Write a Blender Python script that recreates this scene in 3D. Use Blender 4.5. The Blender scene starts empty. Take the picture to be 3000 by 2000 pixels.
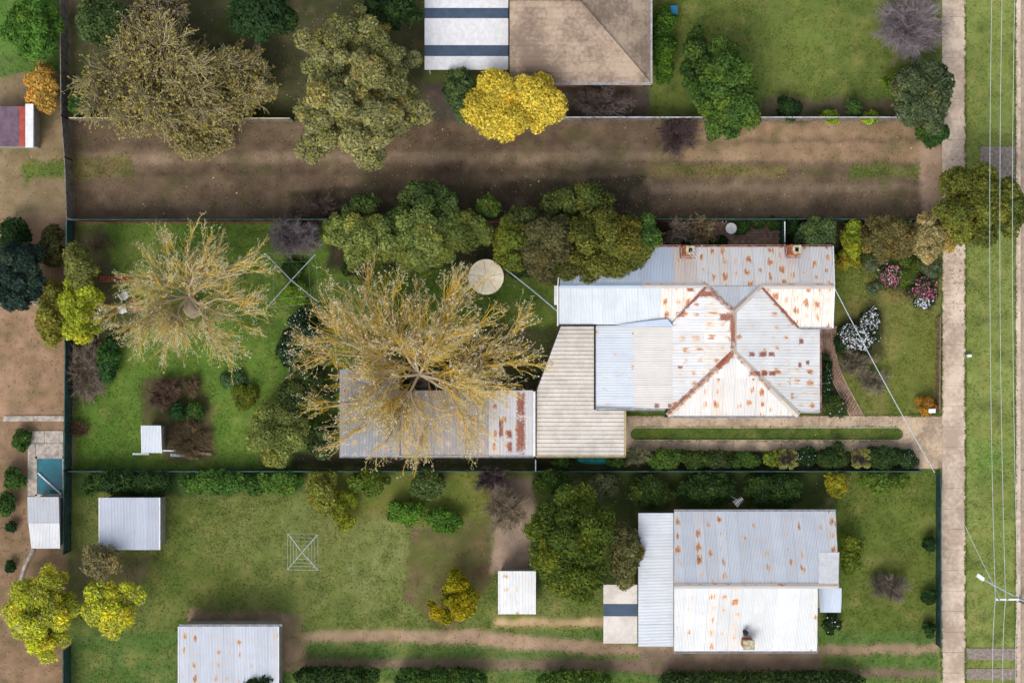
import bpy, math, random
import numpy as np
from mathutils import Vector, Matrix

sc = bpy.context.scene
COL = sc.collection
K = 0.025          # metres of ground per photo pixel
H = 100.0          # flying height of the drone

# ------------------------------------------------------------ camera, light
cam = bpy.data.cameras.new('camera'); camo = bpy.data.objects.new('camera', cam); COL.objects.link(camo)
camo.location = (0, 0, H); camo.rotation_euler = (0, 0, 0)
cam.sensor_fit = 'HORIZONTAL'; cam.angle = 2*math.atan(37.5/H); cam.clip_end = 3000
sc.camera = camo

SUN_EL, SUN_DIR = 48.0, (-0.42, -0.90)
az = math.atan2(SUN_DIR[0], SUN_DIR[1])
w = bpy.data.worlds.new('World'); sc.world = w; w.use_nodes = True
nt = w.node_tree; bg = nt.nodes['Background']
sky = nt.nodes.new('ShaderNodeTexSky'); sky.sky_type = 'NISHITA'; sky.sun_disc = False
sky.sun_elevation = math.radians(SUN_EL); sky.sun_rotation = az
sky.dust_density = 3.0; sky.air_density = 1.0
hs = nt.nodes.new('ShaderNodeHueSaturation'); hs.inputs['Saturation'].default_value = 0.36   # thin cloud greys the blue
nt.links.new(sky.outputs[0], hs.inputs['Color']); nt.links.new(hs.outputs[0], bg.inputs[0]); bg.inputs[1].default_value = 0.15
sl = bpy.data.lights.new('sun', 'SUN'); sl.energy = 0.95; sl.angle = math.radians(34); sl.color = (1.0, 0.93, 0.82)
slo = bpy.data.objects.new('sun', sl); COL.objects.link(slo)
sv = Vector((math.sin(az)*math.cos(math.radians(SUN_EL)), math.cos(az)*math.cos(math.radians(SUN_EL)), math.sin(math.radians(SUN_EL))))
slo.rotation_euler = sv.to_track_quat('Z', 'Y').to_euler()
sc.view_settings.view_transform = 'Standard'; sc.view_settings.look = 'None'
sc.view_settings.gamma = 1.0; sc.view_settings.exposure = 0.5; sc.view_settings.use_curve_mapping = False

# ------------------------------------------------------------ helpers
def P(px, py, z=0.0):
    s = K*(H-z)/H
    return Vector(((px-1500)*s, (1000-py)*s, z))
def lin(c, g=1.0):
    o = []
    for v in c:
        v = v/255.0
        o.append(g*(v/12.92 if v <= 0.04045 else ((v+0.055)/1.055)**2.4))
    return tuple(o)

ORG = {}
def tag(o, label=None, cat=None, group=None, kind=None):
    if label: o['label'] = label
    if cat: o['category'] = cat
    if group: o['group'] = group
    if kind: o['kind'] = kind
    return o
def thing(name, label, cat, loc, group=None):
    o = bpy.data.objects.new(name, None); COL.objects.link(o); o.location = loc
    o.empty_display_size = 0.3; ORG[o.name] = Vector(loc)
    return tag(o, label, cat, group)
def link(name, me, mat, parent, loc=None, color=None):
    o = bpy.data.objects.new(name, me); COL.objects.link(o)
    if mat is not None and len(me.materials) == 0: me.materials.append(mat)
    if parent is not None:
        o.parent = parent; ORG[o.name] = ORG[parent.name]
        if loc is not None: o.location = Vector(loc)-ORG[parent.name]
    else:
        ORG[o.name] = Vector(loc or (0, 0, 0)); o.location = loc or (0, 0, 0)
    if color is not None: o.color = color
    return o
def mk(name, verts, faces, mat, parent=None, origin=None, color=None, uv=None, cols=None, smooth=False):
    """mesh from world-space vertices (numpy or list)"""
    v = np.asarray(verts, dtype=np.float32).reshape(-1, 3)
    org = ORG[parent.name] if parent is not None else Vector(origin or (0, 0, 0))
    v = v-np.array(org, dtype=np.float32)
    me = bpy.data.meshes.new(name)
    if isinstance(faces, np.ndarray):
        n, k = faces.shape
        me.vertices.add(len(v)); me.vertices.foreach_set('co', v.ravel())
        me.loops.add(n*k); me.loops.foreach_set('vertex_index', faces.astype(np.int32).ravel())
        me.polygons.add(n); me.polygons.foreach_set('loop_start', np.arange(0, n*k, k, dtype=np.int32))
        me.polygons.foreach_set('loop_total', np.full(n, k, dtype=np.int32))
        me.update(calc_edges=True)
    else:
        me.from_pydata([tuple(map(float, p)) for p in v], [], faces)
    if smooth: me.polygons.foreach_set('use_smooth', np.ones(len(me.polygons), dtype=bool))
    if uv is not None:
        l = me.uv_layers.new(name='UVMap'); li = np.zeros(len(me.loops), dtype=np.int32); me.loops.foreach_get('vertex_index', li)
        l.data.foreach_set('uv', np.asarray(uv, dtype=np.float32)[li].ravel())
    if cols is not None:
        a = me.color_attributes.new('Col', 'FLOAT_COLOR', 'POINT')
        c = np.ones((len(v), 4), dtype=np.float32); c[:, :3] = cols; a.data.foreach_set('color', c.ravel())
    me.materials.append(mat)
    o = bpy.data.objects.new(name, me); COL.objects.link(o)
    if parent is not None: o.parent = parent; ORG[o.name] = ORG[parent.name]
    else: o.location = org; ORG[o.name] = Vector(org)
    if color is not None: o.color = color
    return o

class MB:
    """collects boxes, prisms and tubes into one mesh"""
    def __init__(s): s.v = []; s.f = []
    def add(s, vs, fs):
        n = len(s.v); s.v += [tuple(a) for a in vs]; s.f += [tuple(i+n for i in f) for f in fs]; return s
    def box(s, c, d, rz=0, tilt=None):
        hx, hy, hz = d[0]/2, d[1]/2, d[2]/2
        R = Matrix.Rotation(rz, 3, 'Z')
        if tilt: R = R @ Matrix.Rotation(tilt[0], 3, 'X') @ Matrix.Rotation(tilt[1], 3, 'Y')
        vs = [Vector(c)+R @ Vector((x, y, z)) for z in (-hz, hz) for x, y in ((-hx, -hy), (hx, -hy), (hx, hy), (-hx, hy))]
        return s.add(vs, [(0, 3, 2, 1), (4, 5, 6, 7), (0, 1, 5, 4), (1, 2, 6, 5), (2, 3, 7, 6), (3, 0, 4, 7)])
    def prism(s, pts, z0, z1):
        """pts counter-clockwise xy, z1 may be a list"""
        n = len(pts); zt = z1 if isinstance(z1, (list, tuple)) else [z1]*n
        vs = [(p[0], p[1], z0) for p in pts]+[(p[0], p[1], zt[i]) for i, p in enumerate(pts)]
        return s.add(vs, [tuple(range(n-1, -1, -1)), tuple(range(n, 2*n))]+[(i, (i+1) % n, (i+1) % n+n, i+n) for i in range(n)])
    def bar(s, a, b, w_, h_=None):
        a, b = Vector(a), Vector(b); h_ = h_ or w_
        d = (b-a); q = d.to_track_quat('X', 'Z').to_matrix(); L = d.length
        c = (a+b)/2
        vs = [c+q @ Vector((x, y, z)) for z in (-h_/2, h_/2) for x, y in ((-L/2, -w_/2), (L/2, -w_/2), (L/2, w_/2), (-L/2, w_/2))]
        return s.add(vs, [(0, 3, 2, 1), (4, 5, 6, 7), (0, 1, 5, 4), (1, 2, 6, 5), (2, 3, 7, 6), (3, 0, 4, 7)])
    def lathe(s, c, prof, n=16, cap=True):
        c = Vector(c); vs = []
        for r, z in prof:
            for i in range(n):
                a = 2*math.pi*i/n; vs.append(c+Vector((r*math.cos(a), r*math.sin(a), z)))
        fs = []
        for j in range(len(prof)-1):
            for i in range(n):
                fs.append((j*n+i, j*n+(i+1) % n, (j+1)*n+(i+1) % n, (j+1)*n+i))
        if cap: fs.append(tuple(range(n-1, -1, -1))); fs.append(tuple((len(prof)-1)*n+i for i in range(n)))
        return s.add(vs, fs)
    def tube(s, pts, r, n=6):
        pts = [Vector(p) for p in pts]; vs = []
        rr = r if isinstance(r, (list, tuple)) else [r]*len(pts)
        for i, p in enumerate(pts):
            d = (pts[min(i+1, len(pts)-1)]-pts[max(i-1, 0)]).normalized()
            q = d.to_track_quat('Z', 'Y').to_matrix()
            for k in range(n):
                a = 2*math.pi*k/n; vs.append(p+q @ Vector((rr[i]*math.cos(a), rr[i]*math.sin(a), 0)))
        fs = [(j*n+i, j*n+(i+1) % n, (j+1)*n+(i+1) % n, (j+1)*n+i) for j in range(len(pts)-1) for i in range(n)]
        fs += [tuple(range(n-1, -1, -1)), tuple((len(pts)-1)*n+i for i in range(n))]
        return s.add(vs, fs)
    def build(s, name, mat, parent=None, origin=None, color=None):
        return mk(name, s.v, s.f, mat, parent, origin, color)

# ------------------------------------------------------------ materials
class N:
    def __init__(s, name, rough=0.8, spec=0.25):
        s.m = bpy.data.materials.new(name); s.m.use_nodes = True; s.t = s.m.node_tree
        s.b = s.t.nodes['Principled BSDF']; s.b.inputs['Roughness'].default_value = rough
        s.b.inputs['Specular IOR Level'].default_value = spec
    def n(s, t, **k):
        o = s.t.nodes.new('ShaderNode'+t)
        for a, b in k.items(): setattr(o, a, b)
        return o
    def L(s, a, b): s.t.links.new(a, b)
    def put(s, sock, v):
        if isinstance(v, (int, float)): sock.default_value = v
        elif isinstance(v, tuple): sock.default_value = v if len(v) == 4 or sock.type == 'VECTOR' else (*v, 1)
        else: s.L(v, sock)
    def M(s, op, a, b=0.0, c=0.0, clamp=False):
        o = s.n('Math', operation=op, use_clamp=clamp)
        s.put(o.inputs[0], a); s.put(o.inputs[1], b); s.put(o.inputs[2], c); return o.outputs[0]
    def mix(s, f, a, b, mode='MIX'):
        o = s.n('Mix', data_type='RGBA', blend_type=mode); s.put(o.inputs[0], f)
        s.put(o.inputs[6], a); s.put(o.inputs[7], b); return o.outputs[2]
    def ss(s, v, lo, hi):
        o = s.n('MapRange', interpolation_type='SMOOTHSTEP'); s.put(o.inputs[0], v); s.put(o.inputs[1], lo); s.put(o.inputs[2], hi); return o.outputs[0]
    def noise(s, vec, scale, detail=3, rough=0.55, dist=0.0):
        o = s.n('TexNoise'); s.put(o.inputs['Vector'], vec); o.inputs['Scale'].default_value = scale
        o.inputs['Detail'].default_value = detail; o.inputs['Roughness'].default_value = rough; o.inputs['Distortion'].default_value = dist
        return o.outputs['Fac']
    def pos(s): return s.n('NewGeometry').outputs['Position']
    def scale(s, v, sc3):
        o = s.n('VectorMath', operation='MULTIPLY'); s.L(v, o.inputs[0]); o.inputs[1].default_value = sc3; return o.outputs[0]
    def bump(s, h, st, dist=0.02):
        o = s.n('Bump'); o.inputs['Strength'].default_value = st; o.inputs['Distance'].default_value = dist
        s.L(h, o.inputs['Height']); s.L(o.outputs[0], s.b.inputs['Normal'])

def plain(name, c, rough=0.75, var=0.25, sc_=1.5, c2=None, spec=0.25, bump=0.0):
    m = N(name, rough, spec); p = m.pos()
    a = m.noise(p, sc_, 5, 0.6); a2 = m.noise(p, sc_*9, 3)
    c2 = c2 or tuple(x*(1-var*1.6) for x in c)
    f = m.ss(m.M('ADD', m.M('MULTIPLY', a, 0.7), m.M('MULTIPLY', a2, 0.3)), 0.38, 0.62)
    m.put(m.b.inputs['Base Color'], m.mix(f, tuple(x*(1+var*0.4) for x in c), c2))
    if bump: m.bump(a2, bump)
    return m.m

def attr_mat(name, rough=0.85, transl=0.0, fine=0.0):
    m = N(name, rough, 0.15); a = m.n('VertexColor', layer_name='Col')
    c = a.outputs['Color']
    if fine:
        p = m.pos(); f = m.noise(p, 14, 4, 0.7); g = m.noise(p, 2.2, 4, 0.6)
        v = m.M('ADD', m.M('MULTIPLY', f, fine*2.4), m.M('MULTIPLY', g, fine*1.2))
        v = m.M('ADD', m.M('SUBTRACT', v, fine*1.8), 1.0)
        o = m.n('VectorMath', operation='SCALE'); m.L(c, o.inputs[0]); m.L(v, o.inputs[3]); c = o.outputs[0]
        m.bump(f, 0.25, 0.04)
    m.L(c, m.b.inputs['Base Color'])
    if transl:
        t = m.n('BsdfTranslucent'); m.L(c, t.inputs[0]); x = m.n('MixShader'); x.inputs[0].default_value = transl
        out = m.t.nodes['Material Output']; m.L(m.b.outputs[0], x.inputs[1]); m.L(t.outputs[0], x.inputs[2]); m.L(x.outputs[0], out.inputs[0])
    return m.m

def iron_mat(name, rowstep=0.93, rough=0.5, axis='y', spots=(), lines=()):
    """corrugated iron: object colour = paint tint, object alpha = how rusty the sheet is"""
    m = N(name, rough, 0.3)
    oi = m.n('ObjectInfo'); rnd = oi.outputs['Random']; amt = oi.outputs['Alpha']; base = oi.outputs['Color']; amt = m.M('MULTIPLY', amt, 1.3)
    uv = m.n('UVMap').outputs[0]; sp = m.n('SeparateXYZ'); m.L(uv, sp.inputs[0]); u, v = sp.outputs[0], sp.outputs[1]
    p = m.pos()
    # faint streaks down the slope and blotches
    st = m.n('CombineXYZ'); m.L(m.M('MULTIPLY', u, 6.0), st.inputs[0]); m.L(m.M('MULTIPLY', v, 0.7), st.inputs[1]); m.L(m.M('MULTIPLY', rnd, 40), st.inputs[2])
    streak = m.noise(st.outputs[0], 1.0, 4, 0.6)
    blot = m.noise(p, 0.8, 4, 0.6)
    tint = m.mix(m.ss(blot, 0.35, 0.7), base, m.mix(0.16, base, lin((150, 150, 160))))
    tint = m.mix(m.M('MULTIPLY', m.ss(streak, 0.45, 0.75), m.M('ADD', 0.05, m.M('MULTIPLY', amt, 0.25))), tint, lin((205, 190, 170)))
    # rows of rust over the purlins
    r = m.M('ADD', m.M('DIVIDE', v, rowstep), m.M('MULTIPLY', rnd, 0.7))
    fl = m.M('FLOOR', r); fr = m.M('SUBTRACT', m.M('SUBTRACT', r, fl), 0.5)
    c3 = m.n('CombineXYZ'); m.L(m.M('MULTIPLY', u, 8.0), c3.inputs[0]); m.L(m.M('MULTIPLY', v, 1.3), c3.inputs[1]); m.L(m.M('MULTIPLY', rnd, 13), c3.inputs[2])
    strip = m.noise(c3.outputs[0], 1.0, 2, 0.6)
    band = m.ss(m.M('ADD', m.M('ABSOLUTE', fr), m.M('MULTIPLY', m.M('SUBTRACT', strip, 0.5), 1.1)), 0.42, 0.04)
    wn = m.n('TexWhiteNoise', noise_dimensions='3D'); cv = m.n('CombineXYZ'); m.L(fl, cv.inputs[0]); m.L(m.M('MULTIPLY', rnd, 91), cv.inputs[1])
    m.L(cv.outputs[0], wn.inputs['Vector']); cell = wn.outputs['Value']; cell2 = m.n('SeparateColor'); m.L(wn.outputs['Color'], cell2.inputs[0])
    ctr = m.M('ADD', 0.28, m.M('MULTIPLY', cell2.outputs[1], 0.24))
    hwid = m.M('ADD', 0.20, m.M('MULTIPLY', cell2.outputs[2], 0.22)); upat = m.ss(m.M('DIVIDE', m.M('ABSOLUTE', m.M('SUBTRACT', u, ctr)), hwid), 1.0, 0.2)
    k = m.M('MULTIPLY', m.M('MULTIPLY', band, upat), m.M('ADD', m.M('MULTIPLY', cell, 0.75), 0.25))
    c4 = m.n('CombineXYZ'); m.L(m.M('MULTIPLY', u, 9.0), c4.inputs[0]); m.L(m.M('MULTIPLY', v, 1.5), c4.inputs[1]); m.L(m.M('MULTIPLY', rnd, 31), c4.inputs[2])
    anis = m.noise(c4.outputs[0], 1.0, 5, 0.72); big = m.noise(p, 0.55, 3, 0.6)
    val = m.M('ADD', m.M('ADD', anis, m.M('MULTIPLY', k, 0.42)), m.M('MULTIPLY', m.M('SUBTRACT', big, 0.5), 0.35))
    val = m.M('ADD', val, m.M('MULTIPLY', m.M('SUBTRACT', m.M('MINIMUM', amt, 1.4), 1.0), 0.16))
    gate = m.ss(amt, 0.05, 0.3)
    halo = m.M('MULTIPLY', m.M('MULTIPLY', m.ss(val, 0.50, 0.77), 0.8), gate)
    core = m.M('MULTIPLY', m.M('MULTIPLY', m.ss(val, 0.65, 0.84), 0.9), gate)
    seam = m.M('MAXIMUM', m.ss(u, 0.035, 0.005), m.ss(u, 0.77, 0.795))
    tint = m.mix(m.M('MULTIPLY', seam, m.M('ADD', 0.1, m.M('MULTIPLY', amt, 0.25))), tint, lin((96, 108, 130)))
    # full-sheet rust for very rusty pieces
    full = m.M('MULTIPLY', m.ss(amt, 1.35, 2.0), m.ss(m.noise(c3.outputs[0], 0.7, 3, 0.7), 0.30, 0.5))
    for (cx, cy, hw, hh) in spots:
        q = P(cx, cy, 3.0); s3 = m.n('SeparateXYZ'); m.L(p, s3.inputs[0])
        dx = m.M('DIVIDE', m.M('ABSOLUTE', m.M('SUBTRACT', s3.outputs[0], q.x)), hw*K)
        dy = m.M('DIVIDE', m.M('ABSOLUTE', m.M('SUBTRACT', s3.outputs[1], q.y)), hh*K)
        d = m.M('ADD', m.M('MAXIMUM', dx, dy), m.M('MULTIPLY', m.M('SUBTRACT', m.noise(p, 7, 4, 0.8), 0.5), 2.4))
        full = m.M('MAXIMUM', full, m.M('MULTIPLY', m.ss(d, 1.25, 0.7), 0.9))
    for (ax_, ay_, bx_, by_, w_, z_) in lines:
        A_, B_ = P(ax_, ay_, z_), P(bx_, by_, z_); A_.z = B_.z = 0; d_ = (B_-A_); Ln = d_.length; d_ /= Ln
        vs_ = m.n('VectorMath', operation='SUBTRACT'); m.L(p, vs_.inputs[0]); vs_.inputs[1].default_value = A_
        dt = m.n('VectorMath', operation='DOT_PRODUCT'); m.L(vs_.outputs[0], dt.inputs[0]); dt.inputs[1].default_value = d_
        dn = m.n('VectorMath', operation='DOT_PRODUCT'); m.L(vs_.outputs[0], dn.inputs[0]); dn.inputs[1].default_value = (-d_.y, d_.x, 0)
        ins = m.M('MULTIPLY', m.M('GREATER_THAN', dt.outputs['Value'], 0.0), m.M('LESS_THAN', dt.outputs['Value'], Ln))
        dd_ = m.M('ADD', m.M('DIVIDE', m.M('ABSOLUTE', dn.outputs['Value']), w_), m.M('MULTIPLY', m.M('SUBTRACT', m.noise(p, 3.2, 5, 0.8), 0.42), 6.5))
        full = m.M('MAXIMUM', full, m.M('MULTIPLY', m.M('MULTIPLY', m.ss(dd_, 1.2, 0.6), ins), 0.8))
    rustc = m.mix(m.ss(m.noise(p, 7, 3), 0.35, 0.65), lin((204, 146, 104)), lin((146, 84, 56)))
    c = m.mix(halo, tint, lin((222, 200, 172)))
    c = m.mix(core, c, rustc)
    c = m.mix(full, c, m.mix(m.ss(m.noise(p, 12, 3), 0.4, 0.7), lin((128, 62, 42)), lin((160, 100, 66))))
    m.L(c, m.b.inputs['Base Color'])
    return m.m

MAT = {}
MAT['leaf'] = attr_mat('foliage', 0.7, 0.30)
MAT['bark'] = attr_mat('bark', 0.9)
MAT['ground'] = attr_mat('ground_cover', 0.95, 0, 0.2)
MAT['iron'] = iron_mat('corrugated_iron', spots=[
    (2195, 1037, 8, 6), (2229, 1037, 11, 7), (2256, 1037, 9, 6), (2205, 1093, 16, 6), (2233, 1093, 9, 7), (2258, 1093, 9, 6),
    (1526, 1185, 11, 33), (1526, 1275, 12, 48), (1493, 1272, 7, 12), (1494, 1310, 6, 14), (1468, 1255, 6, 26),
    (2089, 865, 3, 3), (2068, 862, 22, 8), (2118, 930, 16, 10), (2345, 1069, 5, 6), (2370, 1062, 5, 6), (2350, 1000, 6, 7),
    (1925, 1188, 7, 6), (1962, 1188, 5, 6), (2137, 975, 5, 24), (1992, 1075, 6, 4), (2020, 850, 9, 5)], lines=[(2150, 1035, 1962, 1212, .26, 4), (2069, 840, 2148, 910, .22, 4.4), (2069, 842, 1985, 930, .2, 3.6), (2150, 1035, 2260, 1140, .15, 4.2), (2235, 845, 2330, 950, .14, 3.6), (2148, 920, 2148, 1020, .25, 5)])
MAT['cream'] = plain('cream_sheet_metal', lin((214, 208, 200)), 0.55, 0.08, 0.9, lin((196, 189, 180)))
MAT['gutter'] = plain('painted_gutter', lin((190, 190, 195)), 0.5, 0.2, 3)
MAT['gutter_rust'] = plain('rusty_pink_gutter', lin((170, 135, 125)), 0.6, 0.3, 4, lin((105, 70, 60)))
MAT['gutter_dark'] = plain('dark_gutter', lin((52, 48, 54)), 0.6, 0.3, 4)
MAT['gutter_cream'] = plain('cream_gutter', lin((205, 190, 150)), 0.6, 0.15, 4)
MAT['white'] = plain('white_paint', lin((225, 226, 230)), 0.5, 0.08, 3)
MAT['wall'] = plain('weatherboard_paint', lin((200, 190, 170)), 0.7, 0.1, 2)
MAT['wallgrey'] = plain('fibre_cement', lin((150, 145, 138)), 0.8, 0.15, 2)
MAT['glass'] = plain('window_glass', (0.03, 0.04, 0.05), 0.08, 0.1, 1, spec=0.5)
MAT['dark'] = plain('dark_void', (0.008, 0.008, 0.008), 0.9, 0.1)
MAT['brick'] = plain('chimney_brick', lin((182, 112, 80)), 0.85, 0.3, 12, lin((140, 82, 60)))
MAT['render'] = plain('cream_capping', lin((190, 184, 158)), 0.85, 0.3, 6, lin((134, 124, 98)))
MAT['teal'] = plain('teal_steel', lin((58, 88, 86)), 0.6, 0.3, 1.2, lin((40, 64, 62)))
MAT['greyfence'] = plain('weathered_grey_timber', lin((128, 122, 116)), 0.85, 0.3, 3, lin((92, 86, 80)))
MAT['timber'] = plain('old_timber', lin((140, 118, 98)), 0.9, 0.35, 6, lin((96, 78, 62)))
MAT['timber_red'] = plain('red_brown_timber', lin((158, 82, 62)), 0.85, 0.35, 6, lin((104, 52, 42)))
MAT['galv'] = plain('galvanised_steel', lin((160, 172, 176)), 0.45, 0.15, 5)
MAT['concrete'] = plain('driveway_concrete', lin((190, 168, 143)), 0.92, 0.22, 0.55, lin((148, 130, 112)), bump=0.3)
MAT['footpath'] = plain('footpath_concrete', lin((206, 188, 170)), 0.92, 0.2, 0.35, lin((170, 150, 134)), bump=0.3)
MAT['edging'] = plain('concrete_edging', lin((190, 178, 155)), 0.9, 0.2, 3)
MAT['paver'] = None
MAT['tankc'] = plain('tank_concrete', lin((250, 238, 214)), 0.85, 0.06, 1.0, lin((226, 210, 180)))
MAT['stone'] = plain('pale_stone', lin((185, 175, 165)), 0.9, 0.25, 3)
MAT['asphalt'] = plain('road_seal', lin((170, 152, 136)), 0.95, 0.15, 2)
MAT['gravel'] = plain('grey_gravel', lin((146, 134, 126)), 0.95, 0.25, 5)
MAT['tile'] = plain('tan_roof_tile', lin((164, 146, 128)), 0.85, 0.20, 0.45, lin((122, 106, 94)))
MAT['darkroof'] = plain('dark_skylight_sheet', lin((72, 88, 108)), 0.3, 0.1, 2)
MAT['water'] = plain('pool_water', lin((40, 112, 128)), 0.05, 0.15, 0.8, spec=0.5)
MAT['blue'] = plain('blue_plastic', lin((30, 110, 150)), 0.5, 0.1)
MAT['tarp'] = plain('teal_tarpaulin', lin((30, 120, 118)), 0.55, 0.2, 3)
MAT['purple'] = plain('faded_purple_roof', lin((112, 92, 108)), 0.7, 0.2, 2)
MAT['red'] = plain('faded_red_board', lin((170, 80, 68)), 0.7, 0.2, 2)
MAT['terracotta'] = plain('terracotta', lin((150, 95, 70)), 0.8, 0.2, 5)
MAT['yellowplant'] = plain('yellow_green_moss', lin((190, 190, 90)), 0.8, 0.2, 9)
MAT['cable'] = plain('grey_cable', lin((190, 205, 210)), 0.5, 0.1)
def brickmat():
    m = N('red_brown_paver', 0.9, 0.2); oi = m.n('ObjectInfo')
    c = m.mix(oi.outputs['Random'], lin((168, 138, 120)), lin((134, 106, 94)))
    c = m.mix(m.M('MULTIPLY', m.ss(m.noise(m.pos(), 2.0, 4), 0.45, 0.7), 0.5), c, lin((150, 128, 108)))
    m.L(c, m.b.inputs['Base Color']); m.bump(m.noise(m.pos(), 40, 2), 0.3, 0.01); return m.m
MAT['paver'] = brickmat()

# ------------------------------------------------------------ noise on arrays
def vnoise(x, y, seed=0):
    rs = np.random.RandomState(seed); T = rs.rand(256, 256)
    xi = np.floor(x).astype(int); yi = np.floor(y).astype(int); fx = x-xi; fy = y-yi
    fx = fx*fx*(3-2*fx); fy = fy*fy*(3-2*fy)
    a = T[xi % 256, yi % 256]; b = T[(xi+1) % 256, yi % 256]; c = T[xi % 256, (yi+1) % 256]; d = T[(xi+1) % 256, (yi+1) % 256]
    return (a*(1-fx)+b*fx)*(1-fy)+(c*(1-fx)+d*fx)*fy
def fbm(x, y, seed=0, o=4):
    s = 0; a = 0.5; t = 0
    for i in range(o): s = s+a*vnoise(x*2**i+i*17, y*2**i-i*9, seed+i); t += a; a *= 0.55
    return s/t
def inpoly(x, y, poly):
    r = np.zeros(x.shape, bool); n = len(poly)
    for i in range(n):
        x1, y1 = poly[i]; x2, y2 = poly[(i+1) % n]
        if y1 == y2: continue
        c = ((y1 > y) != (y2 > y)) & (x < (x2-x1)*(y-y1)/(y2-y1)+x1)
        r ^= c
    return r

# ------------------------------------------------------------ ground, split into named sheets
st = 0.16
gx = np.concatenate([[-900, -300, -120, -60, -44], np.arange(-40, 40.01, st), [44, 60, 120, 300, 900]])
gy = np.concatenate([[-900, -300, -100, -45, -31], np.arange(-27.5, 27.51, st), [31, 45, 100, 300, 900]])
GX, GY = np.meshgrid(gx, gy)
PX = GX/K+1500; PY = 1000-GY/K
wx = PX+(fbm(PX/60, PY/60, 3)-0.5)*44; wy = PY+(fbm(PX/60, PY/60, 9)-0.5)*44
n1 = fbm(PX/90, PY/90, 21); n2 = fbm(PX/25, PY/25, 33); n3 = fbm(PX/9, PY/9, 45, 3); n5 = fbm(PX/38, PY/30, 51, 5); n6 = fbm(PX/48, PY/36, 63, 5)
col = np.zeros(GX.shape+(3,)); lab = np.zeros(GX.shape, int)
names = ['ground']
def zone(poly, ca, cb, name, warp=1.0, soft=None):
    global col
    x = PX+(wx-PX)*warp; y = PY+(wy-PY)*warp
    mk_ = inpoly(x, y, poly)
    if name not in names: names.append(name)
    t = np.clip((n1*0.5+n2*0.5-0.36)/0.28, 0, 1)[..., None]
    c = np.array(lin(ca))*(1-t)+np.array(lin(cb))*t
    c = c*(0.66+0.68*n3[..., None])
    if name in ('lawn', 'verge', 'grass_patch'):
        k_ = (np.clip((n5-0.56)*4.5, 0, 1)*0.45)[..., None]; c = c*(1-k_)+np.array(lin((150, 140, 84)))*k_
        k_ = (np.clip((n6-0.58)*4.5, 0, 1)*0.5)[..., None]; c = c*(1-k_)+np.array(lin((46, 66, 28)))*k_
    if name in ('dirt_lane', 'soil', 'dirt_track', 'garden_bed'):
        k_ = (np.clip((n6-0.55)*4.5, 0, 1)*0.5)[..., None]; c = c*(1-k_)+np.array(lin((82, 88, 44)))*k_
        k_ = (np.clip((n5-0.60)*5, 0, 1)*0.4)[..., None]; c = c*(1-k_)+np.array(lin((150, 128, 102)))*k_
    col = np.where(mk_[..., None], c, col)
    lab[mk_] = names.index(name)
R = lambda a, b, c, d: [(a, b), (c, b), (c, d), (a, d)]
zone(R(-1e5, -1e5, 1e5, 1e5), (104, 108, 62), (86, 98, 48), 'ground', 0)
zone(R(-120, -120, 215, 640), (150, 130, 102), (126, 110, 82), 'soil')
zone(R(-120, -120, 190, 215), (86, 122, 52), (98, 118, 62), 'lawn')
zone([(60, 478), (200, 478), (200, 520), (60, 530)], (110, 118, 60), (90, 108, 50), 'lawn')
zone(R(-120, 640, 215, 1235), (162, 132, 108), (138, 112, 88), 'soil')
zone(R(-120, 1235, 215, 2100), (150, 122, 98), (122, 100, 78), 'soil')
zone(R(205, -120, 1240, 360), (70, 78, 44), (84, 80, 58), 'garden_bed')
zone(R(205, 352, 2740, 660), (116, 98, 80), (92, 76, 62), 'dirt_lane', 0.6)
zone([(215, 450), (2740, 440), (2740, 470), (215, 478)], (146, 126, 106), (120, 102, 84), 'dirt_lane', 0.5)
zone([(1500, 545), (2740, 538), (2740, 560), (1500, 570)], (134, 116, 98), (112, 96, 80), 'dirt_lane', 0.4)
zone([(2060, 352), (2740, 352), (2740, 470), (1900, 470)], (162, 136, 108), (136, 112, 88), 'dirt_lane', 0.7)
zone([(215, 505), (1500, 498), (2740, 500), (2740, 507), (1500, 506), (215, 513)], (88, 74, 60), (76, 64, 52), 'dirt_lane', 0.5)
zone([(215, 418), (1500, 412), (2740, 408), (2740, 416), (1500, 420), (215, 428)], (98, 82, 66), (84, 70, 56), 'dirt_lane', 0.5)
zone([(2490, 480), (2720, 480), (2720, 520), (2480, 520)], (92, 104, 50), (106, 108, 60), 'grass_patch', 0.8)
zone([(1900, 485), (2300, 480), (2300, 515), (1900, 520)], (104, 98, 56), (122, 106, 74), 'grass_patch', 0.9)
zone([(215, 460), (380, 455), (400, 520), (215, 525)], (108, 104, 58), (120, 106, 74), 'grass_patch', 1)
zone([(850, 560), (1900, 520), (1900, 640), (850, 640)], (62, 54, 46), (78, 68, 54), 'dirt_lane', 1)  # tree shade over the middle of the lane, painted into the dirt colour
zone(R(1240, 240, 2000, 352), (96, 84, 80), (76, 72, 60), 'garden_bed', 0.5)
zone(R(1905, -120, 2790, 350), (104, 114, 54), (86, 102, 48), 'lawn', 0.3)
zone(R(2230, 290, 2720, 352), (120, 100, 84), (70, 76, 50), 'garden_bed', 1)
zone(R(215, 648, 1640, 1372), (84, 114, 44), (104, 126, 54), 'lawn', 0.0)
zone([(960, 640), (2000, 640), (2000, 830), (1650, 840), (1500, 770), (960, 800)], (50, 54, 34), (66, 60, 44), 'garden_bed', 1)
zone([(850, 1320), (1640, 1320), (1640, 1372), (850, 1372)], (50, 48, 38), (58, 60, 40), 'garden_bed', 0.6)  # shade of the deep gap between shed and fence, painted into the ground
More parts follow.
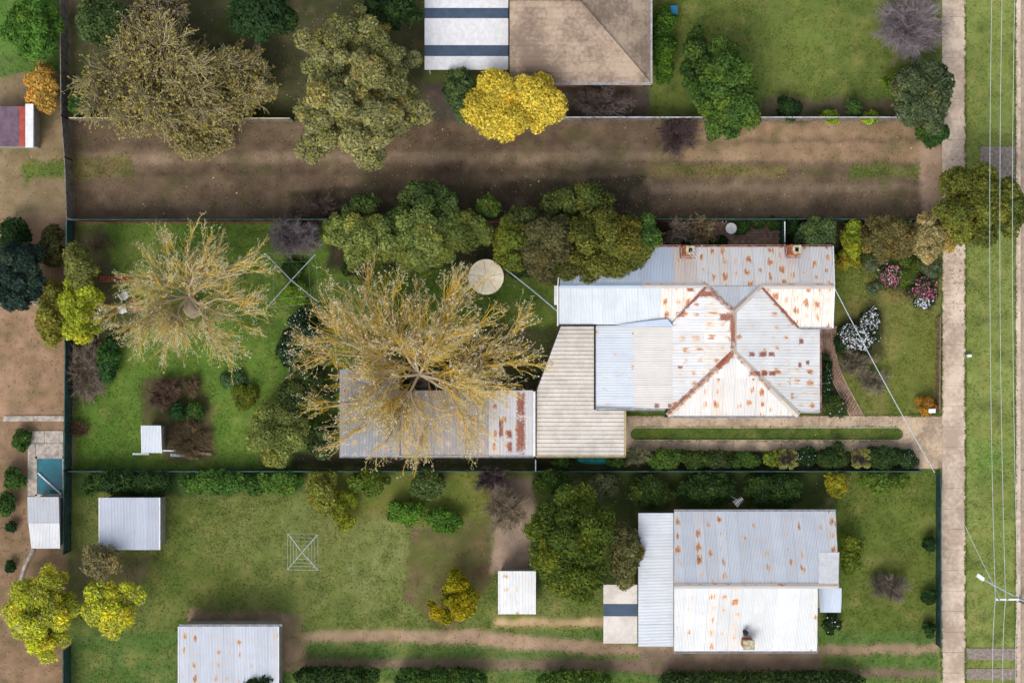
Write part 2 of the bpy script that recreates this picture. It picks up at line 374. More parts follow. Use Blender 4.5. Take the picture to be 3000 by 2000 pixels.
zone([(215, 660), (310, 660), (330, 820), (400, 870), (420, 960), (300, 1000), (215, 1230)], (86, 76, 56), (74, 84, 46), 'garden_bed', 1)
zone([(420, 1100), (600, 1110), (640, 1350), (480, 1350), (470, 1250), (410, 1230)], (88, 78, 56), (74, 80, 44), 'garden_bed', 1)
zone([(1180, 1000), (1330, 960), (1640, 960), (1640, 1150), (1170, 1150)], (62, 70, 36), (80, 78, 52), 'garden_bed', 1)
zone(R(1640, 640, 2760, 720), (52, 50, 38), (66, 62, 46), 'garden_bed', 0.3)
zone(R(2405, 720, 2752, 1218), (92, 104, 42), (112, 116, 58), 'lawn', 0)
zone([(2440, 720), (2752, 720), (2752, 880), (2680, 890), (2620, 850), (2560, 790), (2440, 770)], (62, 74, 38), (84, 84, 46), 'garden_bed', 0.8)
zone([(2400, 960), (2590, 900), (2590, 1050), (2450, 1060), (2470, 1200), (2520, 1230), (2400, 1230)], (62, 66, 40), (78, 76, 48), 'garden_bed', 0.5)
zone(R(1640, 1198, 2000, 1218), (84, 104, 44), (72, 94, 38), 'lawn', 0)
zone(R(1842, 1248, 2650, 1293), (78, 98, 42), (94, 110, 48), 'lawn', 0)
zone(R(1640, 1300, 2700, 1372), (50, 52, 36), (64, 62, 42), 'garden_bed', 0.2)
zone(R(200, 1372, 2752, 1850), (92, 106, 48), (112, 120, 66), 'lawn', 0.1)
zone([(200, 1372), (900, 1372), (880, 1440), (500, 1450), (215, 1450)], (66, 92, 42), (52, 78, 36), 'garden_bed', 1)
zone([(900, 1372), (1560, 1372), (1540, 1540), (1100, 1520), (940, 1500)], (92, 108, 44), (110, 112, 52), 'garden_bed', 1)
zone([(1200, 1540), (1420, 1520), (1450, 1700), (1330, 1850), (1180, 1760)], (106, 88, 66), (92, 98, 50), 'garden_bed', 1)
zone([(215, 1610), (440, 1620), (400, 1760), (215, 1760)], (112, 104, 76), (96, 96, 56), 'garden_bed', 1)
zone([(1440, 1400), (1560, 1400), (1570, 1660), (1440, 1680)], (164, 142, 124), (138, 120, 104), 'gravel_path', 0.6)
zone([(1560, 1372), (2480, 1372), (2480, 1500), (1870, 1500), (1870, 1720), (1560, 1720)], (58, 74, 36), (72, 84, 42), 'garden_bed', 0.8)
zone([(2460, 1372), (2752, 1372), (2752, 1880), (2460, 1880)], (98, 112, 50), (86, 100, 42), 'lawn', 0.1)
zone(R(200, 1850, 2760, 2120), (92, 112, 58), (80, 106, 48), 'lawn', 0.1)
zone([(890, 1852), (1200, 1846), (1420, 1846), (1850, 1890), (2760, 1888), (2760, 1912), (1850, 1922), (1200, 1880), (890, 1876)], (168, 142, 118), (146, 122, 100), 'dirt_track', 0.35)
zone([(890, 1930), (1800, 1932), (2300, 1955), (2760, 1960), (2760, 1982), (2300, 1985), (1800, 1965), (890, 1952)], (128, 108, 92), (112, 92, 80), 'dirt_track', 0.35)
zone([(1870, 1900), (2420, 1906), (2400, 1975), (1870, 1950)], (132, 114, 98), (116, 100, 86), 'dirt_track', 0.5)
zone([(820, 1800), (880, 1800), (895, 1960), (830, 1970)], (148, 126, 104), (122, 102, 84), 'soil', 0.5)
zone([(550, 1790), (860, 1790), (860, 1835), (550, 1835)], (140, 118, 98), (110, 94, 78), 'soil', 0.5)
zone([(1450, 1810), (1770, 1810), (1770, 1835), (1450, 1832)], (196, 168, 128), (170, 144, 110), 'gravel_path', 0.3)
zone(R(830-3, 0, 0, 0), (0, 0, 0), (0, 0, 0), 'lawn') if False else None
zone(R(2752, -120, 2990, 2120), (128, 140, 76), (112, 124, 62), 'verge', 0.0)
zone([(2690, 340), (2770, 300), (2770, 660), (2700, 660)], (178, 152, 130), (150, 126, 104), 'gravel_path', 0.5)
for bx_, by_, br_, bc_ in [(1100, 1640, 160, (132, 134, 84)), (980, 1560, 90, (116, 118, 66)), (700, 1500, 120, (108, 112, 60)), (620, 1110, 90, (84, 112, 44)),
                           (650, 980, 90, (74, 118, 36)), (2600, 1000, 70, (124, 120, 68)), (2560, 900, 60, (132, 124, 76)), (2620, 860, 30, (140, 112, 72)), (2560, 1180, 50, (126, 118, 72)), (2680, 1050, 60, (100, 110, 48)),
                           (2480, 820, 40, (100, 118, 44)), (2470, 900, 35, (98, 84, 56)), (2350, 120, 120, (112, 128, 62)), (600, 1700, 100, (80, 92, 38)), (450, 1150, 60, (58, 92, 40)), (300, 1330, 110, (50, 84, 26)),
                           (740, 940, 60, (62, 80, 34)), (950, 900, 70, (58, 70, 34)), (1560, 860, 60, (66, 88, 36)), (1450, 930, 50, (62, 78, 34)), (2620, 1700, 90, (96, 104, 46)), (2890, 1350, 60, (96, 130, 56))]:
    d = np.exp(-((PX-bx_)**2+(PY-by_)**2)/(2*br_**2/2.2))*np.clip(n2*2.2-0.4, 0, 1)*0.75
    grassy = np.isin(lab, [names.index('lawn')]+([names.index('verge')] if bx_ > 2750 else []))
    d = (d*grassy)[..., None]; col = col*(1-d)+np.array(lin(bc_))*(0.72+0.56*n3[..., None])*d
# blur the borders a little
c0 = col.copy()
for _ in range(2):
    c0[1:-1, 1:-1] = (c0[1:-1, 1:-1]*2+c0[:-2, 1:-1]+c0[2:, 1:-1]+c0[1:-1, :-2]+c0[1:-1, 2:])/6
col = c0
GZ = (n3-0.5)*0.05+(n2-0.5)*0.03
far = (np.abs(GX) > 42) | (np.abs(GY) > 29); GZ = np.where(far, 0, GZ)-0.03
ny, nx = GX.shape
farc = (np.abs(GX) > 40.2) | (np.abs(GY) > 27.8)
farc &= ~((PX > 2752) & (PX < 2990))
col[farc] = np.array(lin((96, 106, 58)))
V = np.stack([GX, GY, GZ], -1).reshape(-1, 3); C = col.reshape(-1, 3)
idx = np.arange(ny*nx).reshape(ny, nx)
q = np.stack([idx[:-1, :-1], idx[:-1, 1:], idx[1:, 1:], idx[1:, :-1]], -1).reshape(-1, 4)
ql = lab[:-1, :-1].reshape(-1)
for i, nm in enumerate(names):
    f = q[ql == i]
    if len(f) == 0: continue
    used, inv = np.unique(f, return_inverse=True)
    o = mk(nm, V[used], inv.reshape(-1, 4), MAT['ground'], cols=C[used], smooth=True); tag(o, kind='structure')

# grass tufts
def grass(name, mask_names, count, hgt, label, seed, bounds):
    rs = np.random.RandomState(seed)
    x = rs.uniform(bounds[0], bounds[2], count); y = rs.uniform(bounds[1], bounds[3], count)
    xi = np.searchsorted(gx, x)-1; yi = np.searchsorted(gy, y)-1
    ok = np.isin(lab[yi, xi], [names.index(m) for m in mask_names if m in names])
    dens = fbm(x/K/45, y/K/45, 77); ok &= rs.rand(count) < np.clip(dens*2.4-0.5, 0.12, 1)
    x, y, xi, yi = x[ok], y[ok], xi[ok], yi[ok]; n = len(x)
    h = hgt*rs.uniform(0.3, 0.8, n); a = rs.uniform(0, 6.283, n); wd = rs.uniform(0.02, 0.055, n); ln = rs.uniform(1.0, 1.8, n)*hgt; b = rs.uniform(0, 6.283, n)
    z = GZ[yi, xi]+0.004
    p = np.zeros((n, 3, 3)); dx, dy = np.cos(a)*wd, np.sin(a)*wd
    p[:, 0] = np.stack([x-dx, y-dy, z], -1); p[:, 1] = np.stack([x+dx, y+dy, z], -1); p[:, 2] = np.stack([x+np.cos(b)*ln, y+np.sin(b)*ln, z+h], -1)
    c = col[yi, xi]*rs.uniform(0.75, 1.6, (n, 1)); c = c*np.array([1.0, 1.06, 0.9])
    o = mk(name, p.reshape(-1, 3), np.arange(n*3).reshape(-1, 3), MAT['leaf'], cols=np.repeat(c, 3, 0))
    tag(o, label, None, None, 'stuff')
grass('grass', ['lawn', 'verge', 'grass_patch'], 330000, 0.11, 'short green lawn grass growing across the gardens and the verge', 5, (-38, -26, 38, 26))
grass('weeds', ['garden_bed', 'dirt_lane', 'soil', 'dirt_track'], 90000, 0.09, 'low weeds scattered over the garden beds and bare dirt', 6, (-38, -26, 38, 26))

rs = np.random.RandomState(77)
lx = np.concatenate([rs.normal(X, S, n_) for X, Y, S, n_ in ((-24, 3, 4.5, 2600), (-7, -2, 6, 5200), (5, 7.5, 5, 2600), (28, 6, 4, 1600), (-12, 19, 7, 2600), (24, -8, 3, 700), (5, -15, 4, 1200), (31, 8, 6, 1400))])
ly = np.concatenate([rs.normal(Y, S*.7, n_) for X, Y, S, n_ in ((-24, 3, 4.5, 2600), (-7, -2, 6, 5200), (5, 7.5, 5, 2600), (28, 6, 4, 1600), (-12, 19, 7, 2600), (24, -8, 3, 700), (5, -15, 4, 1200), (31, 8, 6, 1400))])
n = len(lx); a = rs.uniform(0, 6.28, n); q_ = rs.uniform(.02, .055, n); zz = np.full(n, 0.055)
pv_ = np.stack([np.stack([lx+np.cos(a+o_)*q_*w_, ly+np.sin(a+o_)*q_*w_, zz+0.01*k_], -1) for k_, (o_, w_) in enumerate(((0, 1.2), (1.57, .6), (3.14, 1.2), (4.71, .6)))], 1)
lc = np.array([lin(c_) for c_ in ((150, 120, 80), (120, 92, 62), (178, 158, 110), (96, 78, 56))])[rs.randint(0, 4, n)]
tag(mk('leaf_litter', pv_.reshape(-1, 3), np.arange(4*n).reshape(-1, 4), attr_mat('litter', 0.9), cols=np.repeat(lc, 4, 0)), 'brown fallen leaves and petals strewn under the trees and along the beds', None, None, 'stuff')
def scatter_stones(name, zones, cnt, label, seed, sz, cs):
    rs = np.random.RandomState(seed); x = rs.uniform(-38, 38, cnt); y = rs.uniform(-26, 26, cnt)
    yi = np.searchsorted(gy, y)-1; xi = np.searchsorted(gx, x)-1; ok = np.isin(lab[yi, xi], [names.index(m_) for m_ in zones]); ok &= fbm(x*1.1, y*1.6, seed) > 0.45
    x, y, z = x[ok], y[ok], GZ[yi, xi][ok]; n = len(x); q_ = sz*np.exp(rs.normal(size=n)*0.5)
    o8 = np.array([(1, 0, 0), (0, 1, 0), (-1, 0, 0), (0, -1, 0), (0, 0, .7)]); v = np.stack([x, y, z-0.004], -1)[:, None]+o8[None]*q_[:, None, None]*rs.uniform(.6, 1.3, (n, 5, 1))
    f = (np.arange(n)*5)[:, None, None]+np.array([(0, 1, 4), (1, 2, 4), (2, 3, 4), (3, 0, 4)])[None]
    tag(mk(name, v.reshape(-1, 3), f.reshape(-1, 3), MAT['bark'], cols=vcol(n, 5, cs, rs)), label, None, None, 'stuff')
def edge_grass():
    rs = np.random.RandomState(8); X, Y = [], []
    for (x0, y0, x1, y1, n_) in ((2828, -20, 2828, 2020, 5200), (2759, 700, 2759, 1218, 900), (2750, 1372, 2759, 2010, 1500), (1833, 1217, 2668, 1217, 900), (1860, 1252, 2630, 1252, 1500), (1860, 1289, 2630, 1289, 1500), (1850, 1322, 2660, 1322, 1200), (2668, 1217, 2752, 1217, 300), (2975, -20, 2975, 2020, 2600)):
        t_ = rs.rand(n_); X.append(x0+(x1-x0)*t_+rs.normal(size=n_)*1.8); Y.append(y0+(y1-y0)*t_+rs.normal(size=n_)*1.8)
    X, Y = np.concatenate(X), np.concatenate(Y); ok = fbm(X/16, Y/16, 5) > 0.42; X, Y = X[ok], Y[ok]; n = len(X)
    x, y = (X-1500)*K, (1000-Y)*K; a = rs.uniform(0, 6.28, n); L_ = rs.uniform(.05, .12, n)
    p = np.zeros((n, 3, 3)); p[:, 0] = np.stack([x-np.sin(a)*.03, y+np.cos(a)*.03, np.full(n, .045)], -1); p[:, 1] = np.stack([x+np.sin(a)*.03, y-np.cos(a)*.03, np.full(n, .045)], -1); p[:, 2] = np.stack([x+np.cos(a)*L_, y+np.sin(a)*L_, np.full(n, .09)], -1)
    tag(mk('edge_grass', p.reshape(-1, 3), np.arange(3*n).reshape(-1, 3), MAT['leaf'], cols=vcol(n, 3, [(98, 122, 52), (78, 104, 42), (128, 132, 70)], rs)), 'ragged grass creeping over the edges of the footpath and driveway', None, None, 'stuff')
# ------------------------------------------------------------ vegetation
def quads(c, nrm, size, asp, rs):
    n = len(c); r = rs.normal(size=(n, 3)); t = np.cross(nrm, r); t /= np.linalg.norm(t, axis=1, keepdims=True)+1e-9
    b = np.cross(nrm, t); t = t*size[:, None]*asp; b = b*size[:, None]
    return np.stack([c-t*0.9, c-b*0.5+t*0.1, c+t*1.0, c+b*0.5-t*0.05], 1).reshape(-1, 3), np.arange(n*4).reshape(-1, 4)
def crown_leaves(ctr, rx, ry, rz, leaf, cols, seed, dens=1.0, nclump=None, clump=0.33, asp=1.0, flat=0.35, box=False):
    rs = np.random.RandomState(seed)
    if not box: rx, ry = rx*1.13, ry*1.13
    rm = (rx+ry)/2
    if nclump is None: nclump = int(min(210, max(20, 44*(rm/1.6)**1.3)))
    cr = clump*rm*(14.0/(nclump+6))**0.33+0.12
    if box:
        cc = rs.uniform(-1, 1, (nclump, 3)); cc[:, 2] = rs.uniform(-0.6, 1, nclump)
        cc = cc*np.array([rx-cr*0.6, ry-cr*0.6, rz-cr*0.4])
    else:
        d = rs.normal(size=(nclump, 3)); d /= np.linalg.norm(d, axis=1, keepdims=True); d[:, 2] = np.abs(d[:, 2])*1.0-0.25
        rad = rs.uniform(0.25, 1.0, (nclump, 1))**0.5
        ang = np.arctan2(d[:, 1], d[:, 0]); lob = 0.92+0.08*np.sin(ang*3+seed)+0.07*np.sin(ang*5+seed*2.3)
        cc = d*rad*lob[:, None]*np.array([max(rx-cr*0.7, .1), max(ry-cr*0.7, .1), max(rz-cr*0.5, .1)])
    cc[:, 2] += rs.normal(size=nclump)*0.13*rz
    crs = cr*rs.uniform(0.5, 1.35, nclump)
    area = crs**2*2*math.pi; per = np.maximum(6, (dens*2.3*area/(leaf*leaf*asp*0.95)).astype(int))
    tot = per.sum()
    if tot > 60000: per = np.maximum(4, (per*60000/tot).astype(int))
    ci = np.repeat(np.arange(nclump), per); n = len(ci)
    d = rs.normal(size=(n, 3)); d /= np.linalg.norm(d, axis=1, keepdims=True); d[:, 2] = np.where(d[:, 2] < -0.2, -d[:, 2], d[:, 2])
    rr = crs[ci]*(rs.uniform(0.35, 1.08, n)**0.6)
    p = cc[ci]+d*rr[:, None]*np.array([1, 1, 0.75])
    p += np.array(ctr)
    nrm = d*0.8+rs.normal(size=(n, 3))*0.55+np.array([0, 0, flat]); nrm /= np.linalg.norm(nrm, axis=1, keepdims=True)
    v, f = quads(p, nrm, leaf*np.exp(rs.normal(size=n)*0.35)*0.85, asp, rs)
    ca, cb = np.array(lin(cols[0])), np.array(lin(cols[1])); t = np.clip(rs.uniform(0, 1, nclump)[ci]*0.55+rs.uniform(0, 1, n)*0.5-0.05, 0, 1)[:, None]
    c = 1.12*(ca*(1-t)+cb*t)*rs.uniform(0.7, 1.35, (n, 1))*(0.75+0.5*fbm(p[:, 0]*1.1+seed, p[:, 1]*1.1, seed % 90, 3))[:, None]
    hue = rs.rand(nclump)[ci] < 0.16; c[hue] *= np.array([1.3, 1.12, 0.95])
    if len(cols) > 2:
        k = rs.rand(n) < 0.12; c[k] = np.array(lin(cols[2]))*rs.uniform(0.8, 1.2, (k.sum(), 1))
    keep = v[:, 2].reshape(-1, 4).min(1) > 0.0
    v = v.reshape(-1, 4, 3)[keep].reshape(-1, 3); c = c[keep]
    return v, np.arange(len(v)).reshape(-1, 4), np.repeat(c, 4, 0), p[keep]
def paths(s, d, L, k, up, nz, rs):
    n = len(s); t = np.linspace(0, 1, k)
    pts = s[:, None]+d[:, None]*L[:, None, None]*t[None, :, None]
    pts[:, :, 2] += (up*L)[:, None]*(t**2)[None]
    wk = np.cumsum(rs.normal(size=(n, k, 3))*nz, axis=1); wk -= wk[:, :1]
    return pts+wk*L[:, None, None]
def tubes(pts, r0, r1, sides=3):
    n, k, _ = pts.shape; t = np.linspace(0, 1, k)
    tan = np.gradient(pts, axis=1); tan /= np.linalg.norm(tan, axis=2, keepdims=True)+1e-9
    ref = np.where(np.abs(tan[..., 2:3]) > 0.9, np.array([1.0, 0, 0]), np.array([0, 0, 1.0]))
    a = np.cross(tan, ref); a /= np.linalg.norm(a, axis=2, keepdims=True)+1e-9; b = np.cross(tan, a)
    rr = (r0[:, None]*(1-t)+r1[:, None]*t)[..., None]
    ring = [pts+rr*(a*math.cos(q_)+b*math.sin(q_)) for q_ in np.arange(sides)*2*math.pi/sides]
    v = np.stack(ring, 2).reshape(-1, 3)
    base = (np.arange(n)*k*sides)[:, None, None]+(np.arange(k-1)*sides)[None, :, None]
    j = np.arange(sides)[None, None]; j2 = (j+1) % sides
    f = np.stack([base+j, base+j2, base+j2+sides, base+j+sides], -1).reshape(-1, 4)
    return v, f
def kids(par, t0, per, spread, Ls, rs, out=None, outw=0.0, tmax=1.0):
    n, k, _ = par.shape; ci = np.repeat(np.arange(n), per); m = len(ci)
    t = rs.uniform(t0, tmax, m)*(k-1); i = np.minimum(t.astype(int), k-2); fr = (t-i)[:, None]
    p = par[ci, i]*(1-fr)+par[ci, i+1]*fr; tn = par[ci, i+1]-par[ci, i]; tn /= np.linalg.norm(tn, axis=1, keepdims=True)
    d = tn+rs.normal(size=(m, 3))*spread
    if out is not None:
        o = p-out; o[:, 2] *= 0.3; o /= np.linalg.norm(o, axis=1, keepdims=True)+1e-9; d = d+o*outw
    d /= np.linalg.norm(d, axis=1, keepdims=True)
    return p, d, Ls*rs.uniform(0.55, 1.25, m)
def join(lst):
    vs, fs, cs = [], [], []; n = 0
    for v, f, c in lst:
        vs.append(v); fs.append(f+n); cs.append(np.broadcast_to(c, v.shape)); n += len(v)
    return np.concatenate(vs), np.concatenate(fs), np.concatenate(cs)
def vcol(n, vper, cs, rs, var=0.25):
    cs = np.array([lin(c) for c in cs]); k = rs.randint(0, len(cs), n)
    return np.repeat(cs[k]*rs.uniform(1-var, 1+var, (n, 1)), vper, 0)

scatter_stones('stones', ['dirt_lane', 'soil', 'dirt_track', 'gravel_path'], 42000, 'small pale stones scattered over the dirt lane and bare soil', 12, .022, [(176, 160, 140), (140, 126, 112), (110, 96, 84)])
edge_grass()
def trunk_mb(base, top, r, rs, nl=5, spread=0.6):
    m = MB(); base = Vector(base); top = Vector(top); mid = base.lerp(top, 0.5)+Vector((rs.uniform(-.15, .15), rs.uniform(-.15, .15), 0))
    m.tube([base-Vector((0, 0, 0.06)), mid, top], [r, r*0.75, r*0.45], 8)
    h = (top-base).length
    for i in range(nl):
        a = 6.283*i/nl+rs.uniform(-.4, .4); s = base.lerp(top, rs.uniform(0.55, 0.9))
        e = s+Vector((math.cos(a)*h*spread*0.5, math.sin(a)*h*spread*0.5, h*0.25))
        m.tube([s, s.lerp(e, 0.5)+Vector((0, 0, -0.04*h)), e], [r*0.4, r*0.28, r*0.12], 5)
    return m
BARKC = lin((112, 98, 82))
def bark(m, name, parent, c=None):
    o = m.build(name, MAT['bark'], parent)
    a = o.data.color_attributes.new('Col', 'FLOAT_COLOR', 'POINT'); cc = c or BARKC
    n = len(o.data.vertices); arr = np.ones((n, 4), dtype=np.float32); arr[:, :3] = np.array(cc)*np.random.RandomState(n).uniform(0.8, 1.2, (n, 1))
    a.data.foreach_set('color', arr.ravel()); return o
seedc = [100]
def plant(name, label, cat, px, py, rx, ry, h, cols, leaf=0.16, dens=1.0, asp=1.0, flowers=None, group=None, box=False, rz=None, clump=0.33, nclump=None, trunk=True, lumps=None):
    """leafy tree or shrub; px, py, rx, ry are where its crown shows in the photograph"""
    seedc[0] += 1; sd = seedc[0]; rs = np.random.RandomState(sd)
    rz = rz or min(h*0.5, max(rx, ry)*K*0.85); rz = min(rz, h*0.55); zc = max(h-rz, rz*0.3)
    c = P(px, py, zc); base = Vector((c.x, c.y, 0)); s = K*(H-zc)/H
    t = thing(name, label, cat, base, group)
    v, f, cc, pts = crown_leaves(c, rx*s, ry*s, rz, leaf, cols, sd, dens, nclump, clump, asp, box=box)
    for (lx, ly, lrx, lry) in (lumps or []):
        v2, f2, c2, p2 = crown_leaves(P(lx, ly, zc*0.9), lrx*s, lry*s, rz*0.8, leaf, cols, sd+500, dens, None, clump, asp)
        f = np.concatenate([f, f2+len(v)]); v = np.concatenate([v, v2]); cc = np.concatenate([cc, c2]); pts = np.concatenate([pts, p2])
    mk('crown', v, f, MAT['leaf'], t, cols=cc)
    r = min(0.32, 0.02+h*0.022)
    if trunk: bark(trunk_mb(base, (c.x, c.y, max(zc, 0.25*h)), r, random.Random(sd), 5 if h > 2 else 3), 'trunk' if h > 2 else 'stem', t)
    if flowers:
        fc, cnt, fs_ = flowers
        top = pts[pts[:, 2] > np.percentile(pts[:, 2], 35)]; k = rs.randint(0, len(top), cnt); p = top[k]+rs.normal(size=(cnt, 3))*0.03; p[:, 2] += 0.07
        # ragged clusters
        dcl = fbm(p[:, 0]*2.2+sd, p[:, 1]*2.2, sd % 50); p = p[dcl > (0.30 if cnt > 1000 else 0.38)]; cnt = len(p)
        nrm = rs.normal(size=(cnt, 3))*0.35+np.array([0, 0, 1.0]); nrm /= np.linalg.norm(nrm, axis=1, keepdims=True)
        fv, ff = quads(p, nrm, fs_*rs.uniform(0.6, 1.3, cnt), 0.6, rs)
        tag(mk('flowers', fv, ff, MAT['leaf'], t, cols=vcol(cnt, 4, fc, rs, 0.12)), kind='stuff')
    return t
def twiggy(name, label, cat, px, py, rx, ry, h, cs, n1_=26, n2_=9, n3_=6, buds=None, r=0.012, group=None, droop=0.0, leafy=0.0, leafc=None):
    """bare shrub or brush: curved stems that fork into fine twigs"""
    seedc[0] += 1; sd = seedc[0]; rs = np.random.RandomState(sd)
    zc = h*0.6; c = P(px, py, zc); s = K*(H-zc)/H; base = Vector((c.x, c.y, 0)); t = thing(name, label, cat, base, group)
    A, B = rx*s, ry*s; o = np.array([c.x, c.y, 0.0])
    az_ = rs.uniform(0, 6.283, n1_); tgt = rs.uniform(0.15, 0.62, n1_)**0.8
    d = np.stack([np.cos(az_)*tgt*A, np.sin(az_)*tgt*B, h*rs.uniform(0.45, 0.9, n1_)], -1); L = np.linalg.norm(d, axis=1); d /= L[:, None]
    st_ = np.repeat(o[None], n1_, 0)+rs.normal(size=(n1_, 3))*np.array([A*0.10, B*0.10, 0]); st_[:, 2] = 0
    p1 = paths(st_, d, L, 5, np.full(n1_, -0.1-droop), 0.05, rs)
    s2, d2, L2 = kids(p1, 0.3, n2_, 0.55, 0.36*(A+B)/2+0.1, rs, o, 0.55); p2 = paths(s2, d2, L2, 4, np.full(len(s2), -0.1-droop), 0.07, rs)
    s3, d3, L3 = kids(p2, 0.2, n3_, 0.7, 0.20*(A+B)/2+0.08, rs, o, 0.3); p3 = paths(s3, d3, L3, 3, np.full(len(s3), -0.05), 0.09, rs)
    for p_ in (p2, p3): p_[..., 2] = np.maximum(p_[..., 2], 0.04)
    lst = []
    for p_, ra, rb in ((p1, r*2.6, r*1.4), (p2, r*1.3, r*0.8), (p3, r*0.9, r*0.5)):
        v, f = tubes(p_, np.full(len(p_), ra), np.full(len(p_), rb)); lst.append((v, f, vcol(len(p_), p_.shape[1]*3, cs, rs)))
    v, f, cc = join(lst); mk('twigs', v, f, MAT['bark'], t, cols=cc)
    if leafy:
        m = int(len(p3)*leafy); pk = p3[rs.randint(0, len(p3), m), -1]+rs.normal(size=(m, 3))*0.06
        nrm = rs.normal(size=(m, 3))*0.6+np.array([0, 0, 0.8]); nrm /= np.linalg.norm(nrm, axis=1, keepdims=True)
        fv, ff = quads(pk, nrm, np.full(m, buds or 0.09)*rs.uniform(0.6, 1.3, m), 0.9, rs)
        mk('leaves', fv, ff, MAT['leaf'], t, cols=vcol(m, 4, leafc, rs, 0.25))
    return t

def big_bare(name, label, cat, fork, zf, targets, base, h, Ls, per, bud, budn, cshoot, ctip, seed, group=None):
    rs = np.random.RandomState(seed); b = P(*base); t = thing(name, label, cat, b, group)
    F = P(fork[0], fork[1], zf); Fn = np.array(F)
    m = MB(); m.tube([b-Vector((0, 0, .1)), b.lerp(F, 0.5), F], [0.42, 0.28, 0.17], 10)
    m.lathe(b, [(0.75, -0.05), (0.55, 0.18), (0.42, 0.5), (0.02, 0.62)], 10)
    bark(m, 'trunk', t, lin((160, 144, 122)))
    T = np.array([list(P(*q_)) for q_ in targets]); n = len(T); k = 7; tt = np.linspace(0, 1, k)
    p0 = Fn[None, None]+(T-Fn)[:, None]*tt[None, :, None]; p0[:, :, 2] += (np.sin(tt*math.pi)*0.5)[None]
    order = np.argsort(np.arctan2(T[:, 1]-Fn[1], T[:, 0]-Fn[0])); grp = np.zeros(n, int); grp[order] = np.searchsorted(np.cumsum([2, 4, 1, 3, 2, 5, 1, 3, 4, 2, 3, 4]), np.arange(n), side='right')
    for g in range(grp.max()+1):
        sel = np.where(grp == g)[0]; mid = Fn+(T[sel].mean(0)-Fn)*0.45+rs.normal(size=3)*0.3
        for i_ in sel:
            a_ = tt/0.45; b_ = (tt-0.45)/0.55
            p0[i_] = np.where((tt < 0.45)[:, None], Fn+(mid-Fn)*a_[:, None], mid+(T[i_]-mid)*b_[:, None])
            p0[i_, :, 2] += np.sin(tt*math.pi)*0.35
    wk = rs.normal(size=(n, k, 3))*0.10; wk[:, 0] = 0; wk[:, 1:3] *= 0.25; p0 += wk
    v0, f0 = tubes(p0, np.full(n, 0.21), np.full(n, 0.07), 7)
    # each limb its own part
    per_v = k*7
    for i in range(n):
        vv, ff = tubes(p0[i:i+1], np.array([rs.uniform(.08, .14)]), np.array([0.04]), 7)
        mk('limb', vv, ff, MAT['bark'], t, cols=np.repeat(np.array(lin((178, 162, 136)))[None]*rs.uniform(.85, 1.15), len(vv), 0))
    s1, d1, L1 = kids(p0, 0.1, per[0], 0.6, Ls[0], rs, Fn, 0.55); p1 = paths(s1, d1, L1, 6, rs.uniform(-0.12, 0.12, len(s1)), 0.035, rs)
    s2, d2, L2 = kids(p1, 0.18, per[1], 0.30, Ls[1], rs, Fn, 0.35); p2 = paths(s2, d2, L2, 5, rs.uniform(-0.25, 0.1, len(s2)), 0.05, rs)
    s3, d3, L3 = kids(p2, 0.25, per[2], 0.38, Ls[2], rs, Fn, 0.15); p3 = paths(s3, d3, L3, 4, rs.uniform(-0.3, 0.15, len(s3)), 0.07, rs)
    s4, d4, L4 = kids(p3, 0.3, per[3], 0.6, Ls[3], rs); p4 = paths(s4, d4, L4, 3, np.zeros(len(s4)), 0.09, rs)
    for p_ in (p1, p2, p3, p4): p_[..., 2] = np.clip(p_[..., 2], 1.0, h+0.4*np.sin(p_[..., 0]*3))
    lst = []
    for p_, ra, rb, cs in ((p1, .04, .018, [(142, 124, 100), (160, 138, 100)]), (p2, .020, .012, cshoot), (p3, .0115, .007, cshoot+ctip), (p4, .008, .005, ctip)):
        v, f = tubes(p_, np.full(len(p_), ra), np.full(len(p_), rb)); lst.append((v, f, vcol(len(p_), p_.shape[1]*3, cs, rs)))
    v, f, cc = join(lst); mk('crown', v, f, MAT['bark'], t, cols=cc)
    cand = np.concatenate([p3[:, 1:].reshape(-1, 3), p4[:, 1:].reshape(-1, 3), p4[:, -1]])
    c = cand[rs.randint(0, len(cand), budn)]+rs.normal(size=(budn, 3))*0.035
    dn = fbm(c[:, 0]*1.3+7, c[:, 1]*1.3+3, seed % 40); wgt = (c-Fn)[:, :2]; rad = np.linalg.norm(wgt, axis=1); c = c[(dn+0.05*rad/4 > 0.45)]
    nrm = rs.normal(size=c.shape)*0.7+np.array([0, 0, .6]); nrm /= np.linalg.norm(nrm, axis=1, keepdims=True)
    fv, ff = quads(c, nrm, bud*rs.uniform(0.5, 1.35, len(c)), 0.8, rs)
    mk('blossom', fv, ff, MAT['leaf'], t, cols=vcol(len(c), 4, [(222, 210, 188), (204, 190, 160), (188, 176, 130), (226, 214, 204)], rs, 0.15))
    return t

# ------------------------------------------------------------ buildings
def clip(poly, ax, lim, keep_ge):
    out = []; n = len(poly)
    for i in range(n):
        a, b = poly[i], poly[(i+1) % n]
        da = (a[ax]-lim) if keep_ge else (lim-a[ax]); db = (b[ax]-lim) if keep_ge else (lim-b[ax])
        if da >= -1e-9: out.append(a)
        if (da > 1e-9 and db < -1e-9) or (da < -1e-9 and db > 1e-9):
            t = da/(da-db); out.append((a[0]+(b[0]-a[0])*t, a[1]+(b[1]-a[1])*t))
    return out
def plane_of(pts):
    A = np.array([[p.x, p.y, 1] for p in pts]); z = np.array([p.z for p in pts]); return np.linalg.lstsq(A, z, rcond=None)[0]
def rect_area(p):
    return abs(sum(p[i][0]*p[(i+1) % len(p)][1]-p[(i+1) % len(p)][0]*p[i][1] for i in range(len(p))))/2 if len(p) > 2 else 0
rr_ = random.Random(11)
